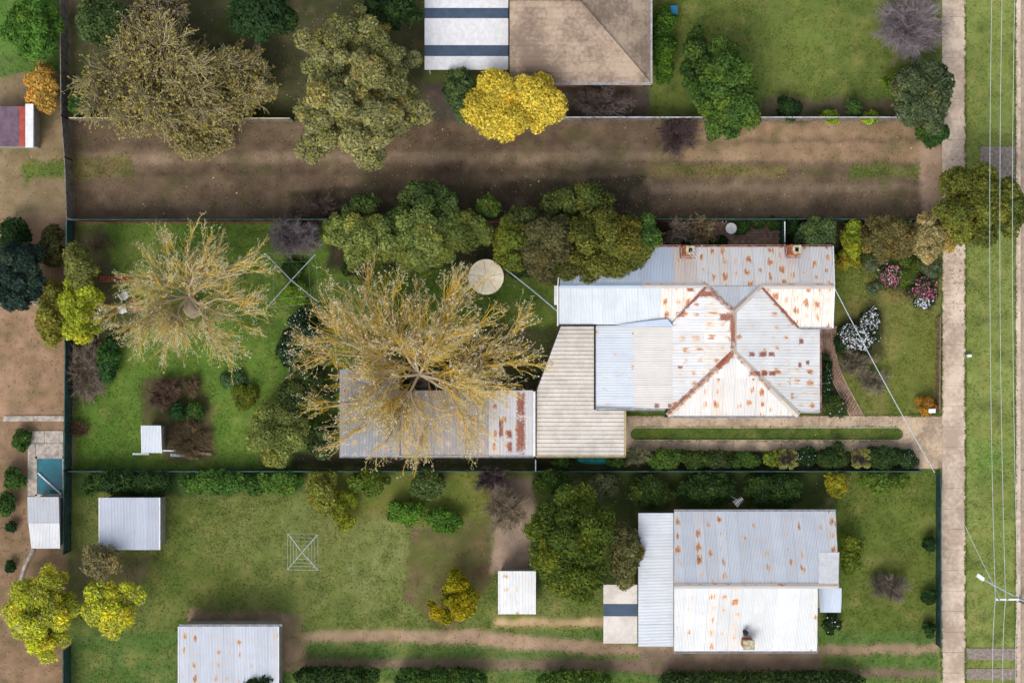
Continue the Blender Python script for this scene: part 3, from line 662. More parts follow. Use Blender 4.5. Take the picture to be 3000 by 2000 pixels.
def roof_plane(bld, poly, axis, colf, pitch=0.105, sheet=0.80, laps=(), amp=0.018, name='roof_sheet', mat='iron', lift=0.0, sub=4, edge=True):
    pts = [P(*p) for p in poly]; a, b, c = plane_of(pts); pl = [(p.x, p.y) for p in pts]
    ua, va = (0, 1) if axis == 'y' else (1, 0)
    us = [p[ua] for p in pl]; vs = [p[va] for p in pl]; u0, u1 = min(us), max(us); v0, v1 = min(vs), max(vs)
    cuts = sorted([v0-1]+list(laps)+[v1+1]); ns = max(1, round((u1-u0)/sheet)); sw = (u1-u0)/ns
    for i in range(ns):
        ja = u0+i*sw; jb = ja+sw
        for j in range(len(cuts)-1):
            pc = clip(clip(clip(clip(pl, ua, ja, True), ua, jb, False), va, cuts[j], True), va, cuts[j+1], False)
            if rect_area(pc) < 0.01: continue
            V_, F_, U_ = [], [], []
            off = rr_.uniform(-0.004, 0.004)+0.006*(i % 2)+0.009*(j % 2)+lift; step = pitch/sub; k0 = math.floor(ja/step); k1 = math.ceil(jb/step)
            for k in range(k0, k1):
                la, lb = max(ja, k*step), min(jb, (k+1)*step)
                if lb-la < 1e-6: continue
                pp = clip(clip(pc, ua, la, True), ua, lb, False)
                if len(pp) < 3 or rect_area(pp) < 1e-6: continue
                n = len(V_)
                for x, y in pp:
                    uu = (x, y)[ua]; vv = (x, y)[va]
                    V_.append((x, y, a*x+b*y+c+off+amp*math.cos(2*math.pi*uu/pitch))); U_.append(((uu-ja)/sw*0.8, vv))
                F_.append(tuple(range(n, n+len(pp))))
            if not F_: continue
            ar = sum(V_[f[0]][0]*0 for f in F_[:1])
            o = mk(name, V_, F_, MAT[mat], bld, color=colf(i, ns, j, (ja+jb)/2, (cuts[j]+cuts[j+1])/2), uv=U_)
            # faces up
            if o.data.polygons[0].normal.z < 0: o.data.flip_normals()
    return a, b, c
def caps(bld, p0, p1, w_, colf, seg=1.8, name='ridge_cap', mat='iron', drop=0.07):
    a, b = Vector(p0), Vector(p1); d = b-a; L = d.length; n = max(1, round(L/seg)); dd = d.normalized()
    side = Vector((-dd.y, dd.x, 0)).normalized()
    for i in range(n):
        s, e = a+d*(i/n), a+d*((i+1)/n)+dd*0.04; up = Vector((0, 0, 0.004*(i % 2)))
        prof = [(-w_/2, -drop), (-0.05, 0.012), (-0.03, 0.035), (0, 0.048), (0.03, 0.035), (0.05, 0.012), (w_/2, -drop)]
        vs, uv = [], []
        for t_, q_ in ((0, s), (1, e)):
            for x, z in prof: vs.append(q_+side*x+Vector((0, 0, z))+up); uv.append((x*3, (i+t_)*L/n))
        m = len(prof); fs = [(k, k+1, k+1+m, k+m) for k in range(m-1)]
        o = mk(name, vs, fs, MAT[mat], bld, color=colf(i), uv=uv)
        if o.data.polygons[2].normal.z < 0: o.data.flip_normals()
def gutter(bld, a, b, mat, w_=0.13, h_=0.11, name='gutter'):
    a, b = Vector(a), Vector(b); d = (b-a).normalized(); s = Vector((-d.y, d.x, 0)); m = MB()
    m.bar(a+Vector((0, 0, -h_/2)), b+Vector((0, 0, -h_/2)), w_, 0.012)
    m.bar(a+s*w_/2, b+s*w_/2, 0.014, h_); m.bar(a-s*w_/2, b-s*w_/2, 0.014, h_)
    m.build(name, MAT[mat], bld)
def walls(bld, poly, z, mat='wall', top=None):
    """poly in photo pixels at ground-plan of the eaves height z"""
    pts = [P(x, y, z) for x, y in poly]; xy = [(p.x, p.y) for p in pts]
    ar = sum(xy[i][0]*xy[(i+1) % len(xy)][1]-xy[(i+1) % len(xy)][0]*xy[i][1] for i in range(len(xy)))
    if ar < 0: xy = xy[::-1]
    m = MB(); m.prism(xy, -0.05, top or z-0.14); m.build('wall', MAT[mat], bld); return xy
def window(bld, x, y, z, w_, h_, face):
    """frame and pane standing proud of a wall; face is the outward direction"""
    d = Vector(face); s = Vector((-d.y, d.x, 0)); c = Vector((x, y, z)); m = MB()
    for a, b in (((-w_/2, -h_/2), (w_/2, -h_/2)), ((-w_/2, h_/2), (w_/2, h_/2)), ((-w_/2, -h_/2), (-w_/2, h_/2)), ((w_/2, -h_/2), (w_/2, h_/2)), ((0, -h_/2), (0, h_/2))):
        m.bar(c+d*0.03+s*a[0]+Vector((0, 0, a[1])), c+d*0.03+s*b[0]+Vector((0, 0, b[1])), 0.06)
    f = m.build('window', MAT['white'], bld)
    m = MB(); q_ = c+d*0.012; vs = [q_+s*sx*w_/2+Vector((0, 0, sz*h_/2)) for sx, sz in ((-1, -1), (1, -1), (1, 1), (-1, 1))]
    m.add(vs+[v-d*0.01 for v in vs], [(0, 1, 2, 3), (7, 6, 5, 4)]); m.build('pane', MAT['glass'], f)

BLUE = lin((178, 198, 226)); BLUE2 = lin((196, 210, 230)); WHT = lin((222, 226, 236)); WARM = lin((226, 220, 210)); GREY = lin((196, 200, 212)); CRM = lin((222, 216, 202))
def C4(c, r, v=0.05):
    k = rr_.uniform(1-v, 1+v); return (c[0]*k, c[1]*k*0.985, c[2]*k*0.955, max(0, r))

# ---- main house
hc = P(2060, 960)
house = thing('house', 'sprawling old house with rusty white corrugated iron roofs beside the looped driveway', 'house', (hc.x, hc.y, 0))
ZE, ZR, ZT = 2.85, 3.85, 4.55
def cA(i, n, j, u, v):
    px = u/K/(H-3.3)*H+1500
    if px < 1985: return C4(lin((176, 190, 210)), 0.0, .03)
    if px < 2030: return C4(lin((206, 198, 196)), 0.30)
    return C4(lin((204, 206, 212)), rr_.choice([0.3, 0.65, 0.75, 0.55, 0.95, 0.35]))
roof_plane(house, [(1652, 724, ZE), (2437, 723, ZE), (2442, 837, ZR), (1640, 837, ZR)], 'y', cA)
roof_plane(house, [(2069, 838, ZR), (2229, 838, ZR), (2150, 912, ZT)], 'y', lambda *k: C4(lin((198, 204, 214)), 0.05), lift=0.012)
def cB(i, n, j, u, v):
    px = u/K/(H-3.3)*H+1500
    if px < 1920: return C4(lin((204, 212, 222)), 0.0, .02)
    return C4(lin((222, 220, 220)), rr_.choice([0.5, 0.95, 1.0]))
roof_plane(house, [(1638, 838, ZR), (2069, 838, ZR), (1967, 950, ZE), (1638, 951, ZE)], 'y', cB)
roof_plane(house, [(2229, 838, ZR), (2443, 838, ZR), (2437, 959, ZE), (2338, 959, ZE)], 'y', lambda i, n, j, u, v: C4(lin((226, 223, 221)), rr_.choice([0.8, 1.0, .7, 1.05, .9])))
def wx_(px, z): return P(px, 0, z).x
def wy_(py, z): return P(0, py, z).y
def cD(i, n, j, u, v):
    if j == 1: return C4(lin((226, 226, 228)), rr_.choice([0.95, 1.1, 0.3, 0.8, 1.0]))
    return C4(lin((220, 223, 230)), rr_.choice([0.2, 0.75, 0.5, 0.9, 0.2]))
roof_plane(house, [(2069, 838, ZR), (2150, 912, ZT), (2150, 1030, ZT), (1970, 1204, 3.02), (1970, 946, 3.02)], 'x', cD, laps=[wx_(2065, 4.1)])
roof_plane(house, [(1970, 954, 3.00), (1970, 1196, 3.00), (1856, 1196, 2.74), (1856, 954, 2.74)], 'x', lambda *k: C4(lin((214, 212, 211)), 0.06, .02), pitch=0.125, amp=0.016)
roof_plane(house, [(1857, 954, 2.72), (1857, 1196, 2.72), (1745, 1196, 2.45), (1745, 954, 2.45)], 'x', lambda i, n, j, u, v: C4(lin((204, 214, 228)), 0.12 if i % 3 else 0.3, .04), pitch=0.115, amp=0.015)
def cG(i, n, j, u, v):
    return C4(lin((222, 225, 230)), rr_.choice([0.05, 0.1, 0.2]) if j == 0 else rr_.choice([0.3, 0.8, 0.1, .6, .9]))
roof_plane(house, [(2150, 912, ZT), (2229, 838, ZR), (2338, 960, 2.89), (2402, 962, 2.21), (2402, 1203, 2.21), (2324, 1203, 3.02), (2150, 1030, ZT)], 'x', cG, laps=[wx_(2230, 4.2), wx_(2318, 3.2)])
roof_plane(house, [(2150, 1030, ZT), (1955, 1218, 2.9), (2340, 1218, 2.9)], 'y', lambda i, n, j, u, v: C4(lin((214, 214, 215)), (0.2 if i < 4 else rr_.choice([0.3, 0.75, 0.6, 1.0])) if j == 0 else rr_.choice([.1, .9, .1])), laps=[wy_(1108, 4.1)])
# low cricket between wing and skillion
mk('roof_flashing', [P(1800, 953, 2.93), P(1975, 957, 3.06), P(1955, 934, 3.20), P(1895, 940, 3.10)], [(0, 1, 2, 3)], MAT['iron'], house, color=(*lin((176, 194, 214)), 0), uv=[(0, 0)]*4)
def rc(lo, hi, c=(196, 192, 190)): return lambda i: C4(lin(c), rr_.choice([lo, hi, (lo+hi)/2, lo]))
up = Vector((0, 0, 0.03))
R0 = P(2150, 912, ZT)+up; R1 = P(2150, 1030, ZT)+up
caps(house, P(1640, 837, ZR)+up, P(1880, 837, ZR)+up, 0.36, lambda i: C4(lin((170, 186, 206)), 0.05))
caps(house, P(1880, 837, ZR)+up, P(2069, 837, ZR)+up, 0.36, rc(0.6, 1.25))
caps(house, P(2229, 838, ZR)+up, P(2443, 838, ZR)+up, 0.40, rc(0.5, 1.05, (200, 190, 184)))
caps(house, P(2069, 838, ZR)+up, R0, 0.42, rc(0.5, 1.1)); caps(house, P(2229, 838, ZR)+up, R0, 0.42, rc(0.5, 1.15))
caps(house, R0, R1, 0.40, rc(0.5, 1.15, (190, 178, 165)))
caps(house, R1, P(1957, 1216, 2.93)+up, 0.40, rc(0.7, 1.5, (190, 170, 155))); caps(house, R1, P(2338, 1216, 2.93)+up, 0.42, rc(0.3, 0.9, (205, 196, 186)))
# valleys
caps(house, P(2066, 843, ZR)+up*1.6, P(1968, 950, ZE)+up, 0.16, lambda i: C4(lin((150, 132, 118)), [1.5, 1.2, .6][i % 3]), name='valley_flashing', drop=-0.02)
caps(house, P(2232, 843, ZR)+up*1.6, P(2338, 959, ZE)+up, 0.13, lambda i: C4(lin((140, 110, 96)), 1.6), name='valley_flashing', drop=-0.02)
gutter(house, P(1652, 721, ZE), P(2439, 720, ZE), 'gutter_rust'); gutter(house, P(1636, 953, ZE), P(1746, 953, ZE), 'gutter_dark')
gutter(house, P(2338, 962, ZE), P(2437, 962, ZE), 'gutter'); gutter(house, P(2404, 966, 2.2), P(2404, 1206, 2.2), 'gutter_rust')
gutter(house, P(1955, 1221, 2.88), P(2341, 1221, 2.88), 'gutter'); gutter(house, P(1951, 1200, 2.86), P(1951, 1222, 2.86), 'gutter_dark', 0.18)
gutter(house, P(1745, 1199, 2.6), P(1950, 1199, 2.88), 'gutter', 0.16); gutter(house, P(1743, 954, 2.42), P(1743, 1200, 2.42), 'gutter_dark', 0.13)
gutter(house, P(2343, 1206, 2.6), P(2402, 1206, 2.3), 'white', 0.12)
for a_, b_ in ((P(1634, 836, ZR), P(1634, 953, ZE)), (P(1634, 836, ZR), P(1646, 722, ZE)), (P(2444, 838, ZR), P(2439, 960, ZE)), (P(2444, 838, ZR), P(2440, 722, ZE))):
    MB().bar(a_, b_, 0.09, 0.16).build('barge_board', MAT['white'], house)
MB().box(P(1628, 865, 2.9), (0.22, 1.35, 0.5)).build('hot_water_unit', MAT['white'], house)
xyA = walls(house, [(1655, 742), (2425, 742), (2425, 942), (1655, 938)], ZE)
walls(house, [(1975, 930), (2325, 930), (2325, 1196), (1975, 1196)], ZE-0.01)
walls(house, [(1760, 938), (1976, 938), (1976, 1182), (1760, 1182)], 2.45, 'wallgrey')
for xs, sg in ((1655, -1), (2425, 1)):      # gable ends
    a_, b_, c_ = P(xs, 742, ZE-.14), P(xs, 940, ZE-.14), P(xs, 840, ZR-.12)
    MB().add([a_, b_, c_, a_-Vector((sg*.1, 0, 0)), b_-Vector((sg*.1, 0, 0)), c_-Vector((sg*.1, 0, 0))], [(0, 1, 2), (5, 4, 3), (0, 3, 4, 1), (1, 4, 5, 2), (2, 5, 3, 0)]).build('gable', MAT['wall'], house)
wl = P(1655, 840, ZE).x; wr = P(2425, 840, ZE).x; wt = P(0, 742, ZE).y; wb = P(0, 1196, ZE).y
window(house, wr, P(0, 800, 0).y, 1.5, 1.3, 1.2, (1, 0, 0)); window(house, wr, P(0, 890, 0).y, 1.5, 1.3, 1.2, (1, 0, 0))
window(house, wl, P(0, 890, 0).y, 1.5, 1.0, 1.0, (-1, 0, 0))
for x in (1740, 1880, 2100, 2220, 2370): window(house, P(x, 0, 0).x, wt, 1.5, 1.2, 1.1, (0, 1, 0))
for x in (2040, 2150, 2260): window(house, P(x, 0, 0).x, wb, 1.5, 1.2, 1.3, (0, -1, 0))
for x, y in ((2398, 975), (2398, 1050), (2398, 1125), (2398, 1198)):
    p = P(x, y, 2.1); MB().box((p.x, p.y, 1.0), (0.1, 0.1, 2.1)).build('verandah_post', MAT['white'], house)
# brick chimneys with a cream cap and a black flue
def chimney(px, py, zb, zt):
    c = P(px, py, zb); w_ = 0.66; m = MB(); z = zb-0.5; k = 0
    while z < zt:
        for sx in range(3):
            for side in range(4):
                off = (sx-1)*0.212+(0.05 if k % 2 else -0.05)
                if side in (0, 1): m.box((c.x+off, c.y+(w_/2-0.055)*(1 if side else -1), z), (0.24, 0.11, 0.076))
                else: m.box((c.x+(w_/2-0.055)*(1 if side == 2 else -1), c.y+off, z), (0.11, 0.24, 0.076))
        z += 0.088; k += 1
    m.box((c.x, c.y, (zb-0.5+zt-0.3)/2), (w_-0.04, w_-0.04, zt-0.3-zb+0.5))
    ch = m.build('chimney', MAT['brick'], house)
    for dx, dy, lx, ly in ((0.04, .22, .58, .16), (0.04, -.22, .58, .16), (.25, 0, .16, .27), (-.17, 0, .16, .27)):
        MB().box((c.x+dx, c.y+dy, zt+0.05), (lx, ly, 0.12)).build('cap', MAT['render'], ch)
    MB().box((c.x+.04, c.y, zt-0.08), (0.27, 0.27, 0.14)).build('flue', MAT['dark'], ch)
    m = MB(); b_ = 0.5
    m.bar((c.x-b_, c.y-b_+.02, zb+.42), (c.x+b_, c.y-b_+.02, zb+.42), .1, .02); m.bar((c.x-b_, c.y+b_, zb-.05), (c.x-b_, c.y-b_, zb+.42), .1, .02)
    m.build('flashing', MAT['gutter_rust'], ch)
chimney(2013, 737, 3.05, 4.5); chimney(2320, 735, 3.05, 4.5)
# tv aerial
def aerial(px, py, z, zb, label, s=1.0):
    c = P(px, py, z); t = thing('tv_antenna', label, 'antenna', (c.x, c.y, zb))
    MB().tube([(c.x, c.y, zb-0.05), (c.x, c.y, z)], 0.02).build('mast', MAT['galv'], t)
    d = Vector((0.75, 0.6, 0)).normalized(); n = Vector((-d.y, d.x, 0)); cc = Vector((c.x, c.y, z-0.05)); m = MB()
    m.bar(cc-d*0.55*s, cc+d*0.55*s, 0.03); m.build('boom', MAT['galv'], t)
    for i in range(6):
        L = (0.45-0.05*i)*s; q_ = cc+d*(-0.5+0.2*i)*s; MB().bar(q_-n*L, q_+n*L, 0.018).build('element', MAT['white'], t)
aerial(2043, 738, 5.2, 3.3, 'spiky white television aerial beside the left brick chimney')
aerial(2165, 1468, 5.0, 0.0, 'pale television aerial standing behind the lower white roofed house', .6)

# ---- cream carport
cp = thing('carport', 'flat cream ribbed metal carport roof with a slanted left edge', 'carport', P(1690, 1230))
yb = 955.0; n_p = 31; stp = (1335-955)/n_p; ZC = 2.35
for i in range(n_p):
    y0, y1 = 955+i*stp, 955+(i+1)*stp-0.6
    lx = lambda y: 1643+(1573-1643)*(y-955)/(1142-955) if y < 1142 else 1573
    xr = 1741 if y0 < 1192 else 1829
    a_, b_, c_, d_ = P(lx(y0), y0, ZC), P(xr, y0, ZC), P(xr, y1, ZC), P(lx(y1), y1, ZC)
    up1 = Vector((0, 0, 0.035)); ins = Vector((0, -0.022, 0))
    vs = [a_+up1, b_+up1, b_+ins, a_+ins, c_-ins, d_-ins, c_+up1, d_+up1, ]
    mk('roof_panel', [tuple(v) for v in vs], [(3, 2, 1, 0), (5, 4, 2, 3), (7, 6, 4, 5)], MAT['cream'], cp)
m = MB(); poly = [P(*q_, ZC-0.06) for q_ in ((1644, 956), (1576, 1142), (1576, 1334), (1828, 1334), (1828, 1198), (1740, 1198), (1740, 956))]
m.prism([(p.x, p.y) for p in poly], ZC-0.12, ZC-0.04); m.build('gap_shade_sheet', MAT['dark'], cp)  # black sheet standing in for the shade in the gaps between pans
gutter(cp, P(1831, 1200, ZC), P(1831, 1337, ZC), 'gutter_cream'); gutter(cp, P(1570, 1337, ZC), P(1832, 1337, ZC), 'gutter_cream')
m = MB().bar(P(1641, 956, ZC), P(1571, 1143, ZC), 0.08, 0.12); m.build('fascia', MAT['gutter_dark'], cp); MB().bar(P(1571, 1143, ZC), P(1571, 1335, ZC), 0.06, 0.1).build('fascia', MAT['timber'], cp)
for x, y in ((1580, 1150), (1580, 1325), (1820, 1325), (1820, 1205), (1700, 1325), (1650, 965)):
    p = P(x, y, ZC); MB().box((p.x, p.y, 1.1), (.09, .09, 2.3)).build('post', MAT['galv'], cp)

# ---- long grey shed under the blossom tree
gs = thing('shed', 'long grey iron shed with a red rust stripe under the blossoming tree', 'shed', P(1280, 1240))
def cS(i, n, j, u, v):
    px = u/K/(H-2.7)*H+1500
    return C4(lin((160, 156, 158)) if px < 1440 else lin((196, 198, 206)), 0.8 if 1380 < px < 1500 else (0.7 if i % 3 == 0 else 0.35))
roof_plane(gs, [(1173, 1143, 2.75), (1561, 1143, 2.75), (1561, 1334, 2.35), (1173, 1334, 2.35)], 'y', cS, sheet=0.76, laps=[wy_(1218, 2.6)])
roof_plane(gs, [(995, 1082, 3.0), (1171, 1082, 3.0), (1171, 1334, 2.45), (995, 1334, 2.45)], 'y', lambda *k: C4(lin((150, 155, 166)), 0.2), sheet=0.76)
gutter(gs, P(995, 1337, 2.38), P(1563, 1337, 2.33), 'gutter'); MB().bar(P(1565, 1146, 2.78), P(1565, 1336, 2.4), 0.16, 0.06).build('barge_board', MAT['white'], gs)
gutter(gs, P(1173, 1141, 2.74), P(1561, 1141, 2.74), 'gutter_dark', 0.08)  # dark strip standing in for the shadow along the shed's upper edge
walls(gs, [(1003, 1092), (1170, 1092), (1170, 1324), (1003, 1324)], 2.45, 'wallgrey'); walls(gs, [(1169, 1150), (1552, 1150), (1552, 1326), (1169, 1326)], 2.35, 'wallgrey')
lt = thing('lean_to', 'tiny pale corrugated roof peeping out under the big blossom tree, above the grey shed', 'lean-to', P(1112, 1052))
roof_plane(lt, [(1088, 1034, 2.1), (1134, 1034, 2.1), (1134, 1072, 1.95), (1088, 1072, 1.95)], 'x', lambda *k: C4(lin((200, 204, 212)), 0.05), pitch=0.14, amp=.02)
walls(lt, [(1091, 1037), (1131, 1037), (1131, 1070), (1091, 1070)], 1.95, 'wallgrey')

# ---- small garden shed and timber around it
sh = thing('garden_shed', 'small pale blue iron roofed shed in the back lawn', 'shed', P(442, 1285))
roof_plane(sh, [(414, 1246, 2.05), (468, 1246, 2.05), (471, 1326, 1.9), (417, 1326, 1.9)], 'y', lambda *k: C4(lin((206, 214, 226)), 0.03, .02))
walls(sh, [(420, 1252), (466, 1252), (466, 1322), (420, 1322)], 1.9, 'wallgrey')
MB().bar(P(414, 1246, 2.05), P(416, 1327, 1.9), .06).build('barge_board', MAT['white'], sh); MB().bar(P(470, 1246, 2.05), P(473, 1327, 1.9), .07).build('barge_board', MAT['white'], sh)
rn = random.Random(4)
for i, (a_, b_, wd, mt, lb) in enumerate([
        ((389, 1329), (437, 1329), .14, 'white', 'white board lying on the lawn left of the small shed'),
        ((472, 1319), (516, 1320), .12, 'white', 'white board running right from the small shed'),
        ((500, 1332), (545, 1333), .22, 'galv', 'bluish iron offcut below the debris heap'),
        ((530, 1322), (560, 1308), .09, 'timber_red', 'reddish plank slanting across the debris heap'),
        ((545, 1340), (585, 1343), .16, 'timber', 'lowest weathered plank below the debris heap'),
        ((575, 1325), (621, 1330), .2, 'timber', 'weathered plank at the right end of the debris heap')]):
    p = P(*a_); q_ = P(*b_); c_ = (p+q_)/2; d = q_-p
    o = MB().box((c_.x, c_.y, 0.06+0.012*i), (d.length, wd, 0.06), math.atan2(d.y, d.x)).build('plank', MAT[mt], None, (c_.x, c_.y, 0)); tag(o, lb, 'plank')

# ---- neighbours' buildings
nb = thing('house', 'tan tiled hip roofed house next door at the top edge of the photo', 'house', P(1700, 60))
def tiles(bld, poly, axis, name='roof'):
    pts = [P(*p) for p in poly]; a, b, c = plane_of(pts); pl = [(p.x, p.y) for p in pts]; va = 1 if axis == 'y' else 0
    vs = [p[va] for p in pl]; v0, v1 = min(vs), max(vs); V_, F_ = [], []; dn = (b if va else a) > 0   # rises with v
    st_ = 0.34; k = int((v1-v0)/st_)+1
    for i in range(k):
        lo, hi = v0+i*st_, v0+(i+1)*st_; pp = clip(clip(pl, va, lo, True), va, hi, False)
        if len(pp) < 3 or rect_area(pp) < 1e-4: continue
        n = len(V_)
        for x, y in pp:
            t_ = ((x, y)[va]-lo)/st_; t_ = 1-t_ if dn else t_
            V_.append((x, y, a*x+b*y+c+0.03*t_))
        F_.append(tuple(range(n, n+len(pp))))
    o = mk(name, V_, F_, MAT['tile'], bld)
    if o.data.polygons[0].normal.z < 0: o.data.flip_normals()
tiles(nb, [(1493, 243, 2.8), (1905, 243, 2.8), (1700, 5, 5.3), (1493, 5, 5.3)], 'y')
tiles(nb, [(1905, 243, 2.8), (1905, -240, 2.8), (1700, 5, 5.3)], 'x'); tiles(nb, [(1493, 5, 5.3), (1700, 5, 5.3), (1905, -240, 2.8), (1493, -240, 2.8)], 'y')
m = MB(); m.tube([P(1903, 241, 2.87), P(1700, 5, 5.38)], .09); m.build('ridge_cap', MAT['tile'], nb); MB().tube([P(1494, 5, 5.37), P(1700, 5, 5.38)], .09).build('ridge_cap', MAT['tile'], nb)
gutter(nb, P(1493, 246, 2.8), P(1908, 246, 2.8), 'gutter'); gutter(nb, P(1908, 246, 2.8), P(1908, -240, 2.8), 'gutter')
walls(nb, [(1500, 232), (1892, 232), (1892, -200), (1500, -200)], 2.8, 'brick')
pt = thing('patio_roof', 'white flat patio roof with two dark skylight stripes at the top edge', 'patio roof', P(1370, 80))
for y0, y1, mt in ((-60, 24, 'white'), (24, 54, 'darkroof'), (54, 133, 'white'), (133, 165, 'darkroof'), (165, 205, 'white')):
    a_, b_, c_, d_ = P(1244, y0, 2.7), P(1489, y0, 2.7), P(1489, y1-.3, 2.7), P(1244, y1-.3, 2.7)
    m = MB(); m.prism([(d_.x, d_.y), (c_.x, c_.y), (b_.x, b_.y), (a_.x, a_.y)], 2.62, 2.7 if mt == 'white' else 2.68); m.build('roof_panel', MAT[mt], pt)
for x, y in ((1255, 195), (1480, 195), (1255, 90), (1480, 90), (1255, 0)):
    p = P(x, y, 2.6); MB().box((p.x, p.y, 1.3), (.1, .1, 2.66)).build('post', MAT['white'], pt)

h2 = thing('house', 'white and pale blue iron roofed gable house on the next block below', 'house', P(2180, 1700))
def cN(i, n, j, u, v): return C4(lin((206, 213, 226)), rr_.choice([0.0, 0.5, 0.1, 0.2, .9]))
roof_plane(h2, [(1975, 1497, 2.8), (2448, 1497, 2.8), (2458, 1716, 5.2), (1975, 1716, 5.2)], 'y', cN)
roof_plane(h2, [(1975, 1717, 5.2), (2396, 1717, 5.2), (2394, 1906, 2.9), (1975, 1906, 2.9)], 'y', lambda i, n, j, u, v: C4(lin((208, 212, 218)), rr_.choice([0, .25, .1, .8, .05])))
roof_plane(h2, [(2398, 1722, 3.3), (2466, 1722, 3.3), (2464, 1793, 2.6), (2402, 1793, 2.6)], 'y', lambda *k: C4(lin((190, 204, 224)), 0))
mk('roof_sheet', [P(2398, 1617, 4.15), P(2459, 1617, 4.15), P(2456, 1716, 5.25), P(2398, 1716, 5.25)], [(3, 2, 1, 0)], MAT['white'], h2)
roof_plane(h2, [(1870, 1502, 2.55), (1973, 1502, 2.75), (1973, 1893, 2.75), (1870, 1893, 2.55)], 'x', lambda *k: C4(lin((212, 219, 230)), 0, .02))
caps(h2, P(1975, 1716, 5.2)+up, P(2456, 1716, 5.2)+up, .36, rc(0.3, 0.9))
gutter(h2, P(1975, 1909, 2.85), P(2395, 1909, 2.85), 'gutter'); gutter(h2, P(1975, 1495, 2.75), P(2449, 1495, 2.75), 'gutter')
walls(h2, [(1982, 1512), (2440, 1512), (2440, 1780), (1982, 1780)], 2.8); walls(h2, [(1982, 1770), (2384, 1770), (2384, 1894), (1982, 1894)], 2.81)
walls(h2, [(1880, 1510), (1984, 1510), (1984, 1886), (1880, 1886)], 2.55, 'wallgrey')
for xs, sg in ((1982, -1), (2384, 1)):
    a_, b_, c_ = P(xs, 1512, 2.7), P(xs, 1894, 2.7), P(xs, 1712, 5.1)
    MB().add([a_, b_, c_, a_-Vector((sg*.1, 0, 0)), b_-Vector((sg*.1, 0, 0)), c_-Vector((sg*.1, 0, 0))], [(0, 1, 2), (5, 4, 3), (0, 3, 4, 1), (1, 4, 5, 2), (2, 5, 3, 0)]).build('gable', MAT['wall'], h2)
c_ = P(2186, 1878, 3.3); m = MB(); m.box((c_.x, c_.y, 3.6), (.7, .55, 1.6)); ch = m.build('chimney', MAT['brick'], h2); MB().box((c_.x, c_.y, 4.45), (.8, .65, .1)).build('cap', MAT['render'], ch)
c_ = P(2178, 1845, 3.3); MB().lathe((c_.x, c_.y, 3.4), [(.13, -.3), (.13, .8), (.2, .85), (.02, 1.0)], 10).build('flue_pipe', MAT['gutter_dark'], h2)
c2_ = thing('carport', 'pale carport roof with a dark stripe left of the lower white house', 'carport', P(1818, 1800))
for y0, y1, mt in ((1712, 1768, 'cream'), (1768, 1804, 'darkroof'), (1804, 1884, 'cream')):
    x0 = 1768; a_, b_ = P(x0, y0, 2.4), P(1867, y1-.3, 2.4); m = MB(); m.prism([(a_.x, b_.y), (b_.x, b_.y), (b_.x, a_.y), (a_.x, a_.y)], 2.33, 2.4 if mt == 'cream' else 2.38); m.build('roof_panel', MAT[mt], c2_)
for x, y in ((1775, 1720), (1860, 1720), (1775, 1876), (1860, 1876)):
    p = P(x, y, 2.35); MB().box((p.x, p.y, 1.15), (.09, .09, 2.38)).build('post', MAT['galv'], c2_)

def simple_shed(name, label, cat, x0, y0, x1, y1, z0, z1, c, rust=0.0, ax='y', wall='wallgrey', rot=0):
    t = thing(name, label, cat, P((x0+x1)/2, (y0+y1)/2))
    roof_plane(t, [(x0, y0, z0), (x1, y0, z0), (x1, y1, z1), (x0, y1, z1)], ax, lambda *k: C4(lin(c), rust*rr_.random()*2))
    walls(t, [(x0+6, y0+6), (x1-6, y0+6), (x1-6, y1-6), (x0+6, y1-6)], min(z0, z1), wall)
    MB().bar(P(x1+1, y0, z0), P(x1+1, y1, z1), .08).build('barge_board', MAT['white'], t); MB().bar(P(x0-1, y0, z0), P(x0-1, y1, z1), .08).build('barge_board', MAT['white'], t)
    return t
simple_shed('shed', 'square blue grey iron roofed shed in the lower left garden', 'shed', 292, 1457, 467, 1610, 2.3, 2.5, (190, 198, 214))
bs = simple_shed('shed', 'large pale blue shed roof cut by the bottom edge of the photo', 'shed', 524, 1834, 815, 2060, 2.7, 3.3, (204, 211, 224), 0.2)
gutter(bs, P(524, 1831, 2.68), P(826, 1831, 2.68), 'gutter')
simple_shed('shed', 'small bright white roofed shed beside the dark green tree', 'shed', 1462, 1672, 1567, 1798, 2.4, 2.2, (224, 227, 232), .25)
ls = thing('pool_shed', 'narrow white roofed shed below the swimming pool at the left', 'shed', P(125, 1530))
roof_plane(ls, [(80, 1455, 2.4), (172, 1455, 2.4), (174, 1530, 2.55), (82, 1530, 2.55)], 'y', lambda *k: C4(lin((190, 196, 206)), .1))
roof_plane(ls, [(83, 1531, 2.5), (174, 1531, 2.5), (176, 1606, 2.3), (92, 1606, 2.3)], 'y', lambda *k: C4(lin((220, 224, 230)), 0))
walls(ls, [(90, 1462), (168, 1462), (170, 1600), (96, 1600)], 2.3, 'wallgrey')
l3 = thing('cubby', 'small shed with a faded purple roof and white edge at the left margin', 'shed', P(40, 365))
m = MB(); a_, b_ = P(-60, 312, 2.0), P(55, 428, 2.0); m.prism([(a_.x, b_.y), (b_.x, b_.y), (b_.x, a_.y), (a_.x, a_.y)], 1.9, 2.0); m.build('roof', MAT['purple'], l3)
m = MB(); a_, b_ = P(56, 312, 2.0), P(74, 428, 2.0); m.prism([(a_.x, b_.y), (b_.x, b_.y), (b_.x, a_.y), (a_.x, a_.y)], 1.9, 2.02); m.build('roof_edge', MAT['red'], l3)
